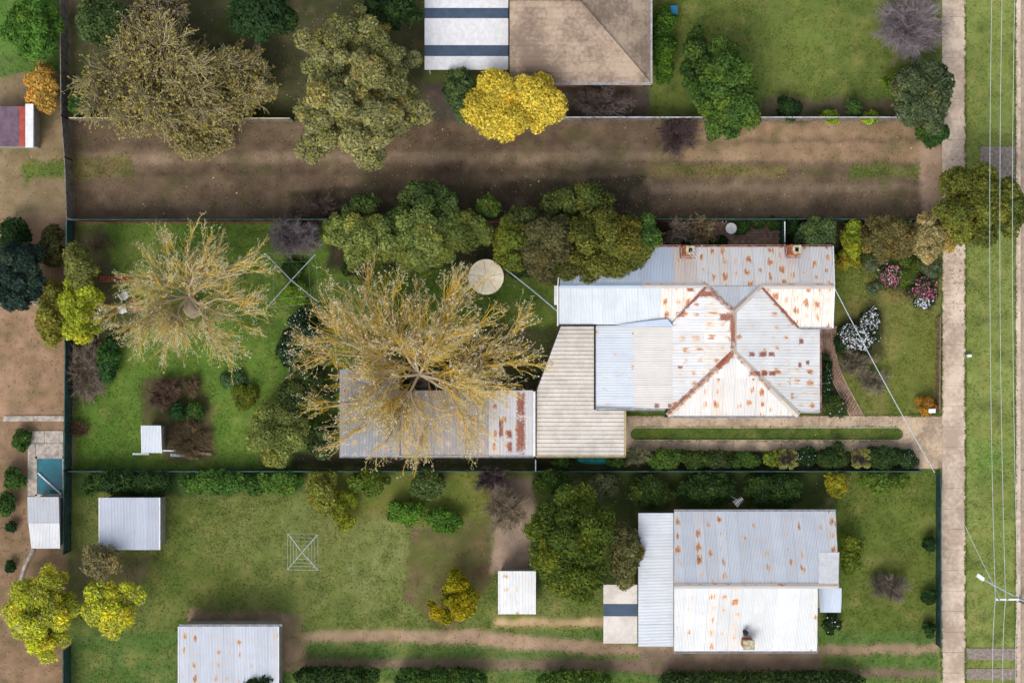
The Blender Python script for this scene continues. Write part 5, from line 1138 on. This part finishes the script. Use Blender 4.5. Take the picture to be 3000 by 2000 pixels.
# ------------------------------------------------------------ leafy plants
OL = [(112, 116, 60), (74, 82, 42)]; GR = [(74, 104, 44), (44, 70, 34)]; DG = [(48, 76, 34), (30, 50, 28)]; YG = [(142, 146, 48), (98, 112, 38)]; FG = [(140, 150, 80), (100, 118, 60)]; BR = [(116, 98, 66), (84, 76, 50)]
LM = [(176, 182, 54), (122, 138, 42)]; GG = [(104, 116, 84), (70, 86, 62)]; TN = [(178, 164, 112), (138, 128, 84)]
WF = [(240, 240, 246), (225, 228, 245)]; PK = [(226, 110, 165), (236, 160, 190), (205, 84, 150)]
W = lambda n, s=.09: (WF, n, s)
T_ = 'tree'; S_ = 'shrub'
plants = [
 # inside the main block
 ('leafy_tree', 'lime green leafy tree against the teal fence beside the left blossom tree', T_, 240, 900, 58, 105, 5, LM, .13),
 ('leafy_tree', 'thin yellow green tree top at the fence above the lime green tree', T_, 235, 780, 48, 72, 5.5, [(124, 128, 62), (92, 98, 50)], .12),
 ('shrub', 'dark green shrub between the brush heap and the back lawn', S_, 318, 1050, 34, 78, 1.8, [(66, 106, 50), (42, 72, 38)], .13),
 ('shrub', 'dark leafy shrub in the middle of the dead shrubs above the small shed', S_, 520, 1202, 26, 24, 1.2, [(50, 88, 40), (34, 60, 34)], .11),
 ('shrub', 'green shrub right of the dead brown shrubs', S_, 573, 1205, 30, 28, 1.1, GR, .11),
 ('bush', 'yellowish low bush in the middle of the back lawn', 'bush', 718, 1155, 42, 42, .7, [(104, 116, 38), (76, 90, 30)], .10),
 ('bush', 'blue green clump of weeds above the yellowish low bush', 'bush', 690, 1112, 46, 26, .35, [(88, 118, 72), (66, 92, 54)], .10),
 ('shrub', 'feathery yellow green shrub in the lower middle of the back lawn', S_, 815, 1265, 92, 95, 3.2, [(136, 144, 76), (98, 112, 58)], .10),
 ('shrub', 'dark green shrub left of the grey shed', S_, 905, 1150, 85, 75, 2.6, [(82, 98, 50), (50, 66, 36)], .10),
 ('shrub', 'dark shrub at the lower left corner of the grey shed', S_, 945, 1290, 45, 62, 2.2, [(76, 94, 46), (50, 66, 34)], .10),
 ('shrub', 'dark shrub dotted with white flowers under the left side of the big blossom tree', S_, 885, 1010, 62, 105, 1.6, [(46, 74, 40), (30, 52, 34)], .11, 1, 1, W(900, .07)),
 ('shrub', 'bright green round shrub below the rotary clothes line', S_, 862, 858, 42, 42, 1.2, [(112, 142, 46), (78, 108, 34)], .10),
 ('shrub', 'dark green shrub above the rotary clothes line centre', S_, 862, 790, 34, 30, .9, [(62, 86, 38), (44, 66, 30)], .10),
 ('leafy_tree', 'feathery light green tree by the top fence, left of its row', T_, 1090, 708, 112, 88, 5, FG, .12),
 ('leafy_tree', 'feathery light green tree in the middle of the top fence row', T_, 1240, 700, 108, 96, 5.4, FG, .12),
 ('leafy_tree', 'feathery light green tree just above the round water tank', T_, 1362, 682, 82, 70, 5, [(116, 126, 62), (84, 100, 48)], .12),
 ('leafy_tree', 'pale green small tree right of the lilac grey bare shrub', T_, 985, 680, 42, 52, 3, FG, .10),
 ('leafy_tree', 'yellow green leafy tree right of the round water tank', T_, 1500, 712, 58, 84, 4.8, [(122, 132, 44), (72, 86, 36)], .13),
 ('leafy_tree', 'brownish olive tree between the water tank and the house roof', T_, 1600, 715, 92, 98, 5.4, [(108, 104, 66), (74, 74, 46)], .12),
 ('leafy_tree', 'large dense olive tree overhanging the blue part of the house roof', T_, 1770, 715, 158, 112, 6.0, [(116, 118, 48), (66, 74, 34)], .12, 1.1),
 ('leafy_tree', 'low olive tree at the left end of the blue house roof', T_, 1685, 785, 105, 50, 4.6, [(104, 106, 50), (66, 72, 36)], .12, 1.1),
 ('leafy_tree', 'small bright green tree between the olive tree and the bare branches', T_, 1900, 678, 38, 52, 5.0, [(92, 120, 54), (54, 84, 40)], .13),
 ('bush', 'dark green bush beside the left chimney on the courtyard', 'bush', 2014, 707, 26, 11, .6, DG, .09),
 ('bush', 'dark green bush on the paving right of the left chimney', 'bush', 2100, 706, 32, 11, .5, DG, .09),
 ('bush', 'green bush right of the round white table', 'bush', 2172, 664, 26, 26, .8, GR, .10),
 ('bush', 'green bush by the top fence in the courtyard', 'bush', 2222, 656, 22, 18, .8, GR, .10),
 ('bush', 'green bush against the short cross fence', 'bush', 2266, 655, 15, 24, .9, GR, .10),
 ('shrub', 'dark broad leaved shrub just right of the short cross fence', S_, 2322, 672, 30, 34, 1.6, [(52, 84, 40), (28, 48, 28)], .15),
 ('leafy_tree', 'grey green feathery tree behind the top right corner of the house', T_, 2400, 682, 62, 52, 3.4, [(96, 116, 68), (62, 84, 50)], .10),
 ('shrub', 'tall yellow green shrub at the top right corner of the house', S_, 2492, 700, 30, 58, 3.0, [(140, 150, 44), (92, 110, 34)], .12),
 ('shrub', 'yellow green spreading shrub beside the house gable', S_, 2484, 762, 44, 32, 1.6, [(164, 156, 46), (110, 122, 36), (176, 128, 60)], .12),
 ('leafy_tree', 'olive brown tree at the top of the front garden', T_, 2605, 692, 92, 66, 3.6, [(122, 112, 66), (86, 82, 48)], .11),
 ('leafy_tree', 'tan yellow tree at the top right corner of the front garden', T_, 2716, 700, 52, 72, 3.4, TN, .11),
 ('shrub', 'blue green spiky shrub below the olive brown tree', S_, 2556, 772, 24, 24, .9, GG, .10),
 ('rose_bush', 'pink flowering rose bush in the front garden, left one', 'rose bush', 2602, 808, 46, 36, 1.0, [(66, 84, 44), (44, 58, 34)], .09, .6, 1, (PK+[(230, 220, 200)], 520, .10)),
 ('rose_bush', 'pink flowering rose bush by the front boundary', 'rose bush', 2702, 845, 48, 40, 1.2, [(66, 84, 44), (44, 58, 34)], .09, .6, 1, (PK, 620, .10)),
 ('rose_bush', 'white flowering bush just below the pink bush at the front boundary', 'rose bush', 2710, 888, 32, 20, 1.0, DG, .09, .8, 1, W(420, .10)),
 ('shrub', 'grey green shrub between the tan tree and the pink roses', S_, 2725, 792, 30, 26, 1.1, GG, .09),
 ('shrub', 'low mossy green shrub between the two pink rose bushes', S_, 2655, 792, 28, 40, .7, [(98, 116, 44), (66, 86, 34)], .09),
 ('ground_cover', 'low mossy planting around the rose bushes in the front garden', 'ground cover', 2650, 800, 92, 46, .35, [(90, 104, 42), (58, 76, 32)], .08),
 ('ground_cover', 'low green planting under the trees at the top of the front garden', 'ground cover', 2560, 748, 110, 30, .4, [(76, 92, 44), (50, 66, 32)], .08),
 ('bush', 'small blue grey cushion bush on the front lawn', 'bush', 2563, 845, 20, 16, .4, [(100, 112, 84), (76, 90, 66)], .08),
 ('white_flower_bush', 'large bush covered with white blossom under the service cable', 'flowering bush', 2518, 985, 62, 44, 1.5, [(56, 74, 38), (36, 50, 30)], .09, .7, 1, W(1500, .10), None, False, None, .33, None, True, [(2545, 935, 36, 34)]),
 ('shrub', 'dark green flower bed shrub between the verandah and the brick path', S_, 2418, 1105, 17, 80, .7, DG, .09, 1, 1, W(110, .07)),
 ('shrub', 'leafy shrub with a few white flowers at the foot of the brick path', S_, 2446, 1190, 38, 30, 1.0, [(74, 92, 40), (44, 60, 32)], .10, 1, 1, W(45, .09)),
 ('shrub', 'dark shrub on the right side of the brick path near the white bush', S_, 2462, 1010, 15, 26, .6, DG, .09),
 ('square_hedge', 'square clipped hedge with orange and yellow leaves by the letterbox', 'hedge', 2716, 1188, 26, 24, 1.1, [(190, 140, 50), (134, 92, 44), (150, 150, 50)], .09, 1.2, 1, None, None, True),
 # hedge below the driveway
 ('bush', 'green bush below the left end of the cream carport', 'bush', 1640, 1354, 34, 14, 1.1, GR, .10),
 ('bush', 'green bush right of the teal tarpaulin', 'bush', 1800, 1352, 28, 16, 1.2, GR, .10),
 ('bush', 'dense bright green bush at the left of the driveway hedge', 'bush', 1950, 1342, 56, 32, 1.3, [(96, 124, 46), (58, 84, 36)], .11),
 ('bush', 'mixed green bush second in the driveway hedge', 'bush', 2035, 1345, 50, 28, 1.2, [(78, 98, 42), (48, 68, 34)], .10),
 ('bush', 'dull green bush third in the driveway hedge', 'bush', 2112, 1346, 46, 27, 1.2, [(74, 88, 44), (50, 64, 36)], .10),
 ('bush', 'fine leaved green bush fourth in the driveway hedge', 'bush', 2185, 1346, 46, 27, 1.2, GR, .08),
 ('bush', 'yellow green broad leaved bush left of the first square topiary', 'bush', 2256, 1342, 27, 26, 1.3, [(122, 134, 46), (82, 100, 36)], .13),
 ('bush', 'green bush with small white flowers right of the first square topiary', 'bush', 2362, 1338, 32, 26, 1.2, DG, .09, 1, 1, W(60, .08)),
 ('hedge', 'rounded dark hedge left of the second square topiary', 'hedge', 2442, 1338, 58, 36, 1.5, [(66, 88, 40), (38, 56, 30)], .09, 1.2),
 ('hedge', 'rounded dark hedge right of the second square topiary', 'hedge', 2592, 1338, 52, 36, 1.5, [(62, 86, 40), (36, 54, 30)], .09, 1.2),
 ('hedge', 'last rounded hedge by the driveway entrance dotted with white flowers', 'hedge', 2660, 1345, 34, 28, 1.2, [(62, 86, 44), (36, 54, 32)], .09, 1.1, 1, W(130, .07)),
 # upper neighbours
 ('leafy_tree', 'huge knobbly olive green tree above the dirt lane', T_, 1050, 260, 205, 235, 9.5, [(158, 154, 106), (90, 98, 58), (160, 156, 60)], .13, 1.0, 1, None, None, False, None, .25, 150),
 ('leafy_tree', 'bright yellow tree in front of the tan roofed house', T_, 1510, 315, 150, 122, 6.5, [(226, 206, 86), (196, 176, 60), (158, 154, 62)], .11, 1.1, 1, None, None, False, None, .34, 30),
 ('leafy_tree', 'dark green small tree between the knobbly olive tree and the yellow tree', T_, 1345, 270, 50, 85, 4.5, [(92, 112, 66), (60, 80, 44)], .14),
 ('leafy_tree', 'dark green tree at the top edge left of the knobbly olive tree', T_, 770, 50, 100, 70, 6, [(56, 82, 44), (38, 60, 34)], .16),
 ('leafy_tree', 'dark green tree at the top edge between the olive tree and the patio roof', T_, 1150, 30, 90, 55, 6, [(52, 74, 34), (36, 56, 30)], .16),
 ('leafy_tree', 'green tree beside the grey boundary fence at the top left', T_, 300, 60, 75, 80, 5, [(84, 104, 58), (60, 78, 44)], .15),
 ('shrub', 'dark green shrub by the grey fence near the lane corner', S_, 238, 290, 32, 60, 2.5, [(66, 98, 38), (44, 66, 30)], .14),
 ('leafy_tree', 'green tree standing on the edge of the upper right lawn', T_, 2130, 270, 88, 150, 6, [(92, 118, 44), (58, 88, 42)], .15),
 ('leafy_tree', 'dark leafy tree beside the tan roofed house corner', T_, 2040, 190, 48, 95, 4, [(70, 96, 40), (46, 70, 34)], .14),
 ('hedge', 'dark green hedge plants right of the tan roofed house', 'hedge', 1945, 130, 32, 110, 2, [(84, 118, 36), (46, 76, 30)], .13),
 ('leafy_tree', 'dark grey green tree at the top right beside the footpath', T_, 2705, 285, 90, 110, 5.5, [(94, 106, 72), (60, 76, 50)], .14),
 ('shrub', 'dark green shrub at the lane corner by the footpath', S_, 2730, 390, 52, 36, 1.8, GR, .13),
 ('bush', 'dark green bush on the upper lawn edge, left one', 'bush', 2310, 318, 42, 34, 1.6, DG, .13),
 ('bush', 'dark green bush on the upper lawn edge between the lime bushes', 'bush', 2500, 318, 26, 34, 1.6, GR, .13),
 ('bush', 'lime green round bush by the lane fence, left one', 'bush', 2433, 342, 26, 20, 1.1, [(150, 176, 48), (110, 140, 38)], .12),
 ('bush', 'lime green round bush by the lane fence, right one', 'bush', 2546, 344, 26, 18, 1.1, [(140, 168, 50), (104, 134, 38)], .12),
 ('bush', 'bright green bush on the upper right lawn corner', 'bush', 2612, 248, 30, 34, 1.6, [(104, 128, 40), (70, 92, 32)], .12),
 ('leafy_tree', 'mustard and olive street tree over the gravel crossover', T_, 2845, 600, 100, 125, 6.5, [(128, 130, 50), (72, 84, 38)], .12),
 ('leafy_tree', 'mustard street tree at the right margin', T_, 2955, 610, 52, 90, 6, [(124, 128, 50), (70, 84, 40)], .12),
 ('shrub', 'pale mustard shrub at the corner of the front garden and footpath', S_, 2770, 690, 32, 55, 2.4, [(186, 164, 94), (150, 134, 76)], .12),
 ('leafy_tree', 'dark green tree filling the gap between the two left feathery trees', T_, 1165, 650, 60, 55, 4.2, [(84, 102, 50), (54, 74, 38)], .11),
 ('leafy_tree', 'dark green tree filling the gap right of the middle feathery tree', T_, 1310, 640, 55, 50, 4.4, [(84, 102, 50), (54, 74, 38)], .11),
 ('leafy_tree', 'dark tree between the yellow green tree and the brownish olive tree', T_, 1540, 660, 50, 60, 4.4, [(84, 92, 48), (54, 62, 36)], .11),
 ('shrub', 'low dark shrub below the left feathery tree', S_, 1060, 790, 60, 26, 1.0, [(64, 82, 40), (44, 60, 32)], .1),
 ('shrub', 'low dark shrub between the water tank and the olive trees', S_, 1530, 790, 46, 24, 1.0, [(64, 82, 40), (44, 60, 32)], .1),
 # lane side tree tops
 ('leafy_tree', 'dark green tree top behind the middle of the feathery row', T_, 1255, 585, 88, 50, 4.5, [(88, 106, 56), (56, 74, 40)], .14),
 ('leafy_tree', 'dark green tree top on the lane left of the feathery row', T_, 1060, 605, 50, 38, 3.5, [(84, 102, 50), (54, 72, 38)], .14),
 ('leafy_tree', 'green tree top on the lane above the water tank', T_, 1420, 610, 50, 34, 3.5, [(92, 116, 44), (60, 80, 36)], .13),
 ('leafy_tree', 'olive tree top on the lane above the large olive tree', T_, 1700, 590, 110, 46, 5, [(96, 108, 50), (58, 70, 36)], .13),
 # left neighbour
 ('leafy_tree', 'bright green tree at the top left corner', T_, 95, 90, 82, 105, 4, [(96, 136, 50), (62, 100, 44)], .14),
 ('shrub', 'orange leaved shrub against the grey fence', S_, 130, 250, 52, 80, 2.5, [(206, 164, 84), (150, 120, 52), (96, 112, 46)], .13),
 ('leafy_tree', 'dark blue green tree at the left margin', T_, 55, 810, 82, 105, 5, [(52, 74, 62), (32, 46, 42)], .15),
 ('shrub', 'silvery white shrub beside the dark blue green tree', S_, 122, 850, 38, 50, 2.2, [(168, 172, 160), (126, 134, 116)], .12),
 ('shrub', 'dark green shrub above the dark blue green tree', S_, 45, 690, 48, 50, 2, DG, .14),
 ('leafy_tree', 'olive yellow tree outside the teal fence', T_, 160, 930, 40, 110, 4, [(136, 134, 56), (98, 100, 44)], .13),
 ('shrub', 'dark shrub outside the corner of the teal fence', S_, 150, 720, 38, 60, 2, [(84, 84, 46), (56, 62, 36)], .13),
 ('bush', 'green bush on bare soil left of the patio', 'bush', 62, 1290, 26, 42, 1, GR, .12),
 ('bush', 'larger green bush left of the swimming pool', 'bush', 42, 1400, 32, 36, 1.2, GR, .12),
 ('bush', 'green bush at the left margin below the pool', 'bush', 22, 1475, 26, 36, 1.2, GR, .12),
 ('bush', 'small round green bush left of the pool shed', 'bush', 35, 1540, 15, 15, .7, DG, .10),
 ('bush', 'small round green bush lower left of the pool shed', 'bush', 30, 1660, 15, 15, .7, DG, .10),
 ('leafy_tree', 'bright lime yellow tree in the bottom left corner', T_, 122, 1795, 100, 128, 5, [(200, 206, 48), (146, 150, 62), (156, 154, 116)], .11, .75),
 ('leafy_tree', 'lime yellow tree second from the bottom left corner', T_, 330, 1775, 88, 92, 5, [(202, 208, 46), (144, 148, 60), (156, 154, 110)], .11, .75),
 ('leafy_tree', 'thin brownish tree over the corner of the square shed', T_, 300, 1640, 70, 50, 4.5, [(136, 128, 92), (112, 106, 66)], .12, .4),
 # lower neighbours
 ('hedge', 'dark green hedge mass above the square shed', 'hedge', 370, 1412, 130, 30, 2, [(56, 84, 38), (40, 62, 32)], .14),
 ('hedge', 'mid green hedge mass on the lower neighbour boundary', 'hedge', 640, 1412, 120, 34, 1.8, [(82, 118, 48), (54, 84, 38)], .14),
 ('hedge', 'bright green hedge mass under the grey shed wall', 'hedge', 820, 1412, 60, 40, 1.6, [(92, 126, 50), (62, 92, 40)], .13),
 ('shrub', 'yellow green tall shrub at the upper middle of the lower garden', S_, 945, 1440, 48, 60, 2.8, [(142, 144, 62), (98, 106, 46)], .13),
 ('shrub', 'bright yellow green shrub in the lower garden', S_, 1010, 1490, 42, 55, 1.8, [(134, 140, 38), (100, 112, 34)], .12),
 ('shrub', 'green shrub with a yellow tinge below the grey shed', S_, 1080, 1410, 62, 38, 2, [(104, 122, 40), (66, 90, 36)], .12),
 ('shrub', 'bright green shrub in the middle of the lower garden', S_, 1190, 1500, 62, 34, 1.4, [(98, 136, 42), (68, 100, 38)], .12),
 ('shrub', 'dull green shrub below the right part of the grey shed', S_, 1260, 1420, 60, 45, 2, [(94, 112, 60), (66, 84, 44)], .12),
 ('shrub', 'bright green shrub right of the lower garden middle', S_, 1300, 1520, 50, 45, 1.3, [(88, 124, 40), (60, 92, 36)], .12),
 ('conifer', 'mustard green star shaped conifer above the dirt track', T_, 1332, 1775, 78, 66, 3.2, [(156, 150, 24), (92, 94, 22)], .13, 1, 1, None, None, False, None, .3, 20, True, [(1335, 1700, 24, 45)]),
 ('leafy_tree', 'large dark green tree left of the lower white house', T_, 1668, 1590, 122, 170, 7.5, [(98, 112, 34), (54, 76, 34)], .12, 1.1),
 ('leafy_tree', 'olive green tree against the white verandah roof', T_, 1830, 1610, 46, 105, 5, [(112, 110, 68), (76, 80, 46)], .13),
 ('hedge', 'dark hedge left of the lower house above the big tree', 'hedge', 1620, 1412, 60, 36, 2.2, [(72, 96, 34), (46, 66, 30)], .13),
 ('shrub', 'grey green shrub below the cream carport fence', S_, 1760, 1420, 50, 38, 2.2, [(104, 110, 76), (70, 80, 50)], .12),
 ('hedge', 'dark green hedge behind the lower house roof, left part', 'hedge', 1900, 1440, 80, 44, 2, [(68, 88, 34), (44, 60, 28)], .13),
 ('hedge', 'dark green hedge behind the lower house roof, middle part', 'hedge', 2080, 1432, 95, 46, 2, [(58, 82, 34), (38, 58, 30)], .13),
 ('hedge', 'dark green hedge behind the lower house roof, right part', 'hedge', 2280, 1435, 100, 46, 2, [(62, 88, 36), (40, 60, 30)], .13),
 ('shrub', 'yellow flowering shrub above the lower house right corner', S_, 2448, 1418, 36, 36, 1.8, [(160, 150, 40), (96, 106, 38)], .12),
 ('shrub', 'green shrub beside the lower house right wall', S_, 2490, 1620, 30, 70, 1.8, [(112, 128, 40), (74, 96, 36)], .12),
 ('shrub', 'green shrub beside the footpath fence, upper one', S_, 2580, 1410, 70, 32, 1.4, [(98, 120, 44), (70, 94, 38)], .12),
 ('bush', 'dark bush by the teal front fence, upper one', 'bush', 2722, 1590, 18, 22, 1, DG, .11),
 ('bush', 'dark bush by the teal front fence, middle one', 'bush', 2722, 1745, 20, 24, 1, DG, .11),
 ('bush', 'dark bush by the teal front fence, lower one', 'bush', 2722, 1840, 18, 22, 1, DG, .11),
 ('bush', 'dark bush below the lower house porch', 'bush', 2440, 1830, 30, 30, 1, DG, .12, 1, 1, W(30, .1)),
 ('hedge', 'dark green hedge along the bottom edge, left part', 'hedge', 980, 1985, 130, 32, 1.8, [(62, 86, 38), (42, 62, 32)], .13),
 ('hedge', 'dark green hedge along the bottom edge, middle part', 'hedge', 1300, 1990, 150, 30, 1.8, [(66, 96, 38), (42, 64, 32)], .13),
 ('hedge', 'bright green hedge along the bottom edge', 'hedge', 1680, 1992, 120, 26, 1.8, [(92, 120, 44), (56, 82, 36)], .13),
 ('hedge', 'dark green hedge along the bottom edge, right part', 'hedge', 2250, 2000, 300, 22, 1.6, [(62, 84, 40), (42, 60, 32)], .13),
 ('shrub', 'dark shrub in front of the large bottom shed', S_, 770, 1995, 60, 26, 3.8, DG, .13),
]
for p in plants: plant(*p)
for x, lb in ((2306, 'square clipped topiary with a bare brown centre, left one'), (2518, 'square clipped topiary with a bare brown centre, right one')):
    t = plant('square_topiary', lb, 'topiary', x, 1343, 26, 27, 1.25, [(142, 146, 80), (124, 130, 70)], .06, 1.6, box=True, nclump=140, clump=.08)
    c = P(x, 1343, 1.2); rs = np.random.RandomState(x); n = 1300
    s_ = np.stack([c.x+rs.uniform(-.42, .42, n), c.y+rs.uniform(-.42, .42, n), np.full(n, 1.08)], -1); d = rs.normal(size=(n, 3))*.6+np.array([0, 0, .8]); d /= np.linalg.norm(d, axis=1, keepdims=True)
    s_ = s_[(np.hypot(s_[:, 0]-c.x, s_[:, 1]-c.y) < .40)]; d = d[:len(s_)]; p_ = paths(s_, d, np.full(len(s_), .33), 3, np.zeros(len(s_)), .1, rs)
    v, f = tubes(p_, np.full(len(s_), .012), np.full(len(s_), .008)); mk('twigs', v, f, MAT['bark'], t, cols=vcol(len(s_), 9, [(118, 104, 98), (90, 80, 74)], rs))
BG = [(168, 158, 116), (150, 140, 104), (140, 126, 104)]; BL = [(168, 160, 110), (150, 144, 92), (184, 166, 70)]
for a in [
 ('feathery_tree', 'beige green feathery tree, largest at the top left', 'tree', 455, 215, 190, 155, 6.5, BG, 90, 22, 10, .11, .035, None, 0.05, 1.6, BL),
 ('feathery_tree', 'beige green tree leaning over the lane below the largest top left tree', 'tree', 580, 370, 95, 80, 4.5, BG, 60, 16, 9, .10, .03, None, 0.05, 1.6, BL),
 ('feathery_tree', 'small beige tree right of the largest top left tree', 'tree', 700, 245, 72, 110, 5, BG, 60, 16, 9, .10, .03, None, 0.05, 1.6, BL),
 ('feathery_tree', 'grey beige tree top cut by the top edge of the photo', 'tree', 470, 15, 85, 60, 6, [(160, 146, 128), (130, 118, 104)], 50, 14, 8, .10, .03, None, 0.05, 0.8, BL),
]: twiggy(*a)
GB = [(142, 128, 112), (112, 98, 86), (160, 148, 130)]; LG = [(138, 128, 130), (116, 106, 110)]; YB = [(170, 150, 104), (140, 122, 92), (152, 138, 100)]
for a in [
 ('brush_heap', 'long heap of dead brown brushwood against the teal fence', 'brush heap', 252, 1085, 48, 105, 1.3, GB, 60, 16, 8),
 ('brush_heap', 'small brown heap of clippings by the teal fence', 'brush heap', 231, 1255, 22, 26, .5, [(124, 98, 76), (98, 80, 62)], 24, 10, 6),
 ('brush_heap', 'debris heap of dry grass and sticks right of the small shed', 'brush heap', 548, 1288, 72, 48, .6, [(128, 108, 84), (104, 88, 66), (96, 92, 60)], 70, 14, 8),
 ('dead_shrub', 'round dead brown shrub in the back lawn', 'shrub', 482, 1155, 46, 44, 1.3, [(132, 106, 88), (108, 88, 74), (88, 74, 62)], 50, 14, 9),
 ('dead_shrub', 'small dead brown shrub right of the round dead shrub', 'shrub', 556, 1130, 22, 32, 1.1, [(136, 114, 90), (108, 90, 72)], 26, 10, 7),
 ('bare_shrub', 'lilac grey bare shrub by the top fence', 'shrub', 862, 690, 78, 62, 2.4, LG, 50, 14, 10),
 ('bare_shrub', 'thin bare shrub in the top left corner of the back lawn', 'shrub', 285, 720, 40, 55, 1.6, [(112, 100, 78), (92, 84, 62)], 14, 8, 5),
 ('bare_shrub', 'grey bare branching shrub over the courtyard wall', 'shrub', 1985, 675, 62, 48, 3.0, [(150, 136, 122), (128, 112, 98)], 26, 8, 5),
 ('bare_shrub', 'yellowish bare branching shrub left of the round white table', 'shrub', 2062, 672, 46, 44, 2.6, YB, 22, 8, 5),
 ('bare_shrub', 'grey bare shrub right of the brick path', 'shrub', 2512, 1062, 48, 44, 1.3, [(156, 146, 116), (128, 118, 100), (112, 104, 96)], 44, 12, 8),
 ('bare_shrub', 'thinner grey bare shrub lower right under the service cable', 'shrub', 2560, 1112, 46, 44, 1.1, [(150, 140, 118), (124, 116, 100)], 30, 9, 6),
 ('bare_shrub', 'grey green bare shrub at the left end of the driveway hedge', 'shrub', 1866, 1338, 38, 30, 1.3, [(142, 142, 108), (112, 112, 84)], 36, 10, 7),
 ('bare_shrub', 'pale lilac bare shrub at the top right beside the footpath', 'shrub', 2670, 70, 108, 92, 3.5, [(164, 152, 156), (138, 128, 130)], 60, 14, 9),
 ('bare_shrub', 'grey bare bush on the lower right lawn', 'shrub', 2605, 1720, 52, 48, 1.5, [(140, 128, 116), (116, 106, 94)], 40, 12, 8),
 ('bare_shrub', 'brown bare shrub behind the lane fence below the tan roof', 'shrub', 1760, 300, 100, 46, 2.0, [(118, 104, 100), (96, 86, 80)], 50, 12, 7),
 ('bare_shrub', 'purple brown bare shrub on the lane right of the yellow tree', 'shrub', 1990, 400, 56, 62, 1.8, [(112, 92, 92), (90, 76, 74)], 40, 12, 7),
 ('bare_shrub', 'beige bare shrub above the gravel strip in the lower middle', 'shrub', 1480, 1490, 75, 82, 2.8, [(158, 144, 118), (126, 114, 96)], 40, 12, 7),
 ('bare_shrub', 'dark purple bare shrub below the boundary beside the carport', 'shrub', 1440, 1405, 60, 32, 2.0, [(96, 80, 84), (74, 64, 64)], 36, 10, 7),
 ('bare_shrub', 'brown bare shrub behind the left chimney wall line, at the lane', 'shrub', 950, 610, 90, 30, 1.6, [(112, 96, 88), (90, 78, 70)], 36, 10, 6),
]: twiggy(*a)

# ------------------------------------------------------------ groups of repeats
for o in sc.objects:
    if o.parent or 'label' not in o or 'category' not in o or 'group' in o: continue
    l = o['label']; g = None
    if 'driveway hedge' in l or 'square topiary' in l and o['category'] in ('bush', 'hedge') or 'rounded' in l: g = 'bushes in the hedge below the driveway'
    elif o['category'] == 'topiary': g = 'square topiaries below the driveway'
    elif 'power line' in o.name.replace('_', ' '): g = 'power lines along the verge'
    elif 'feathery light green' in l: g = 'feathery trees in the top fence row'
    elif o['category'] == 'chair': g = 'white plastic chairs'
    elif o['category'] == 'plant pot': g = 'garden pots'
    elif o['category'] == 'plank': g = 'boards by the debris heap'
    elif o['category'] == 'fence': g = 'boundary fences'
    elif 'lime green round bush' in l: g = 'lime green bushes by the lane'
    elif 'dark bush by the teal front fence' in l: g = 'dark bushes by the teal front fence'
    elif o.name.startswith('blossom_tree'): g = 'blossoming bare trees'
    elif 'along the bottom edge' in l: g = 'hedges along the bottom edge'
    elif 'behind the lower house roof' in l: g = 'hedges behind the lower house'
    if g: o['group'] = g
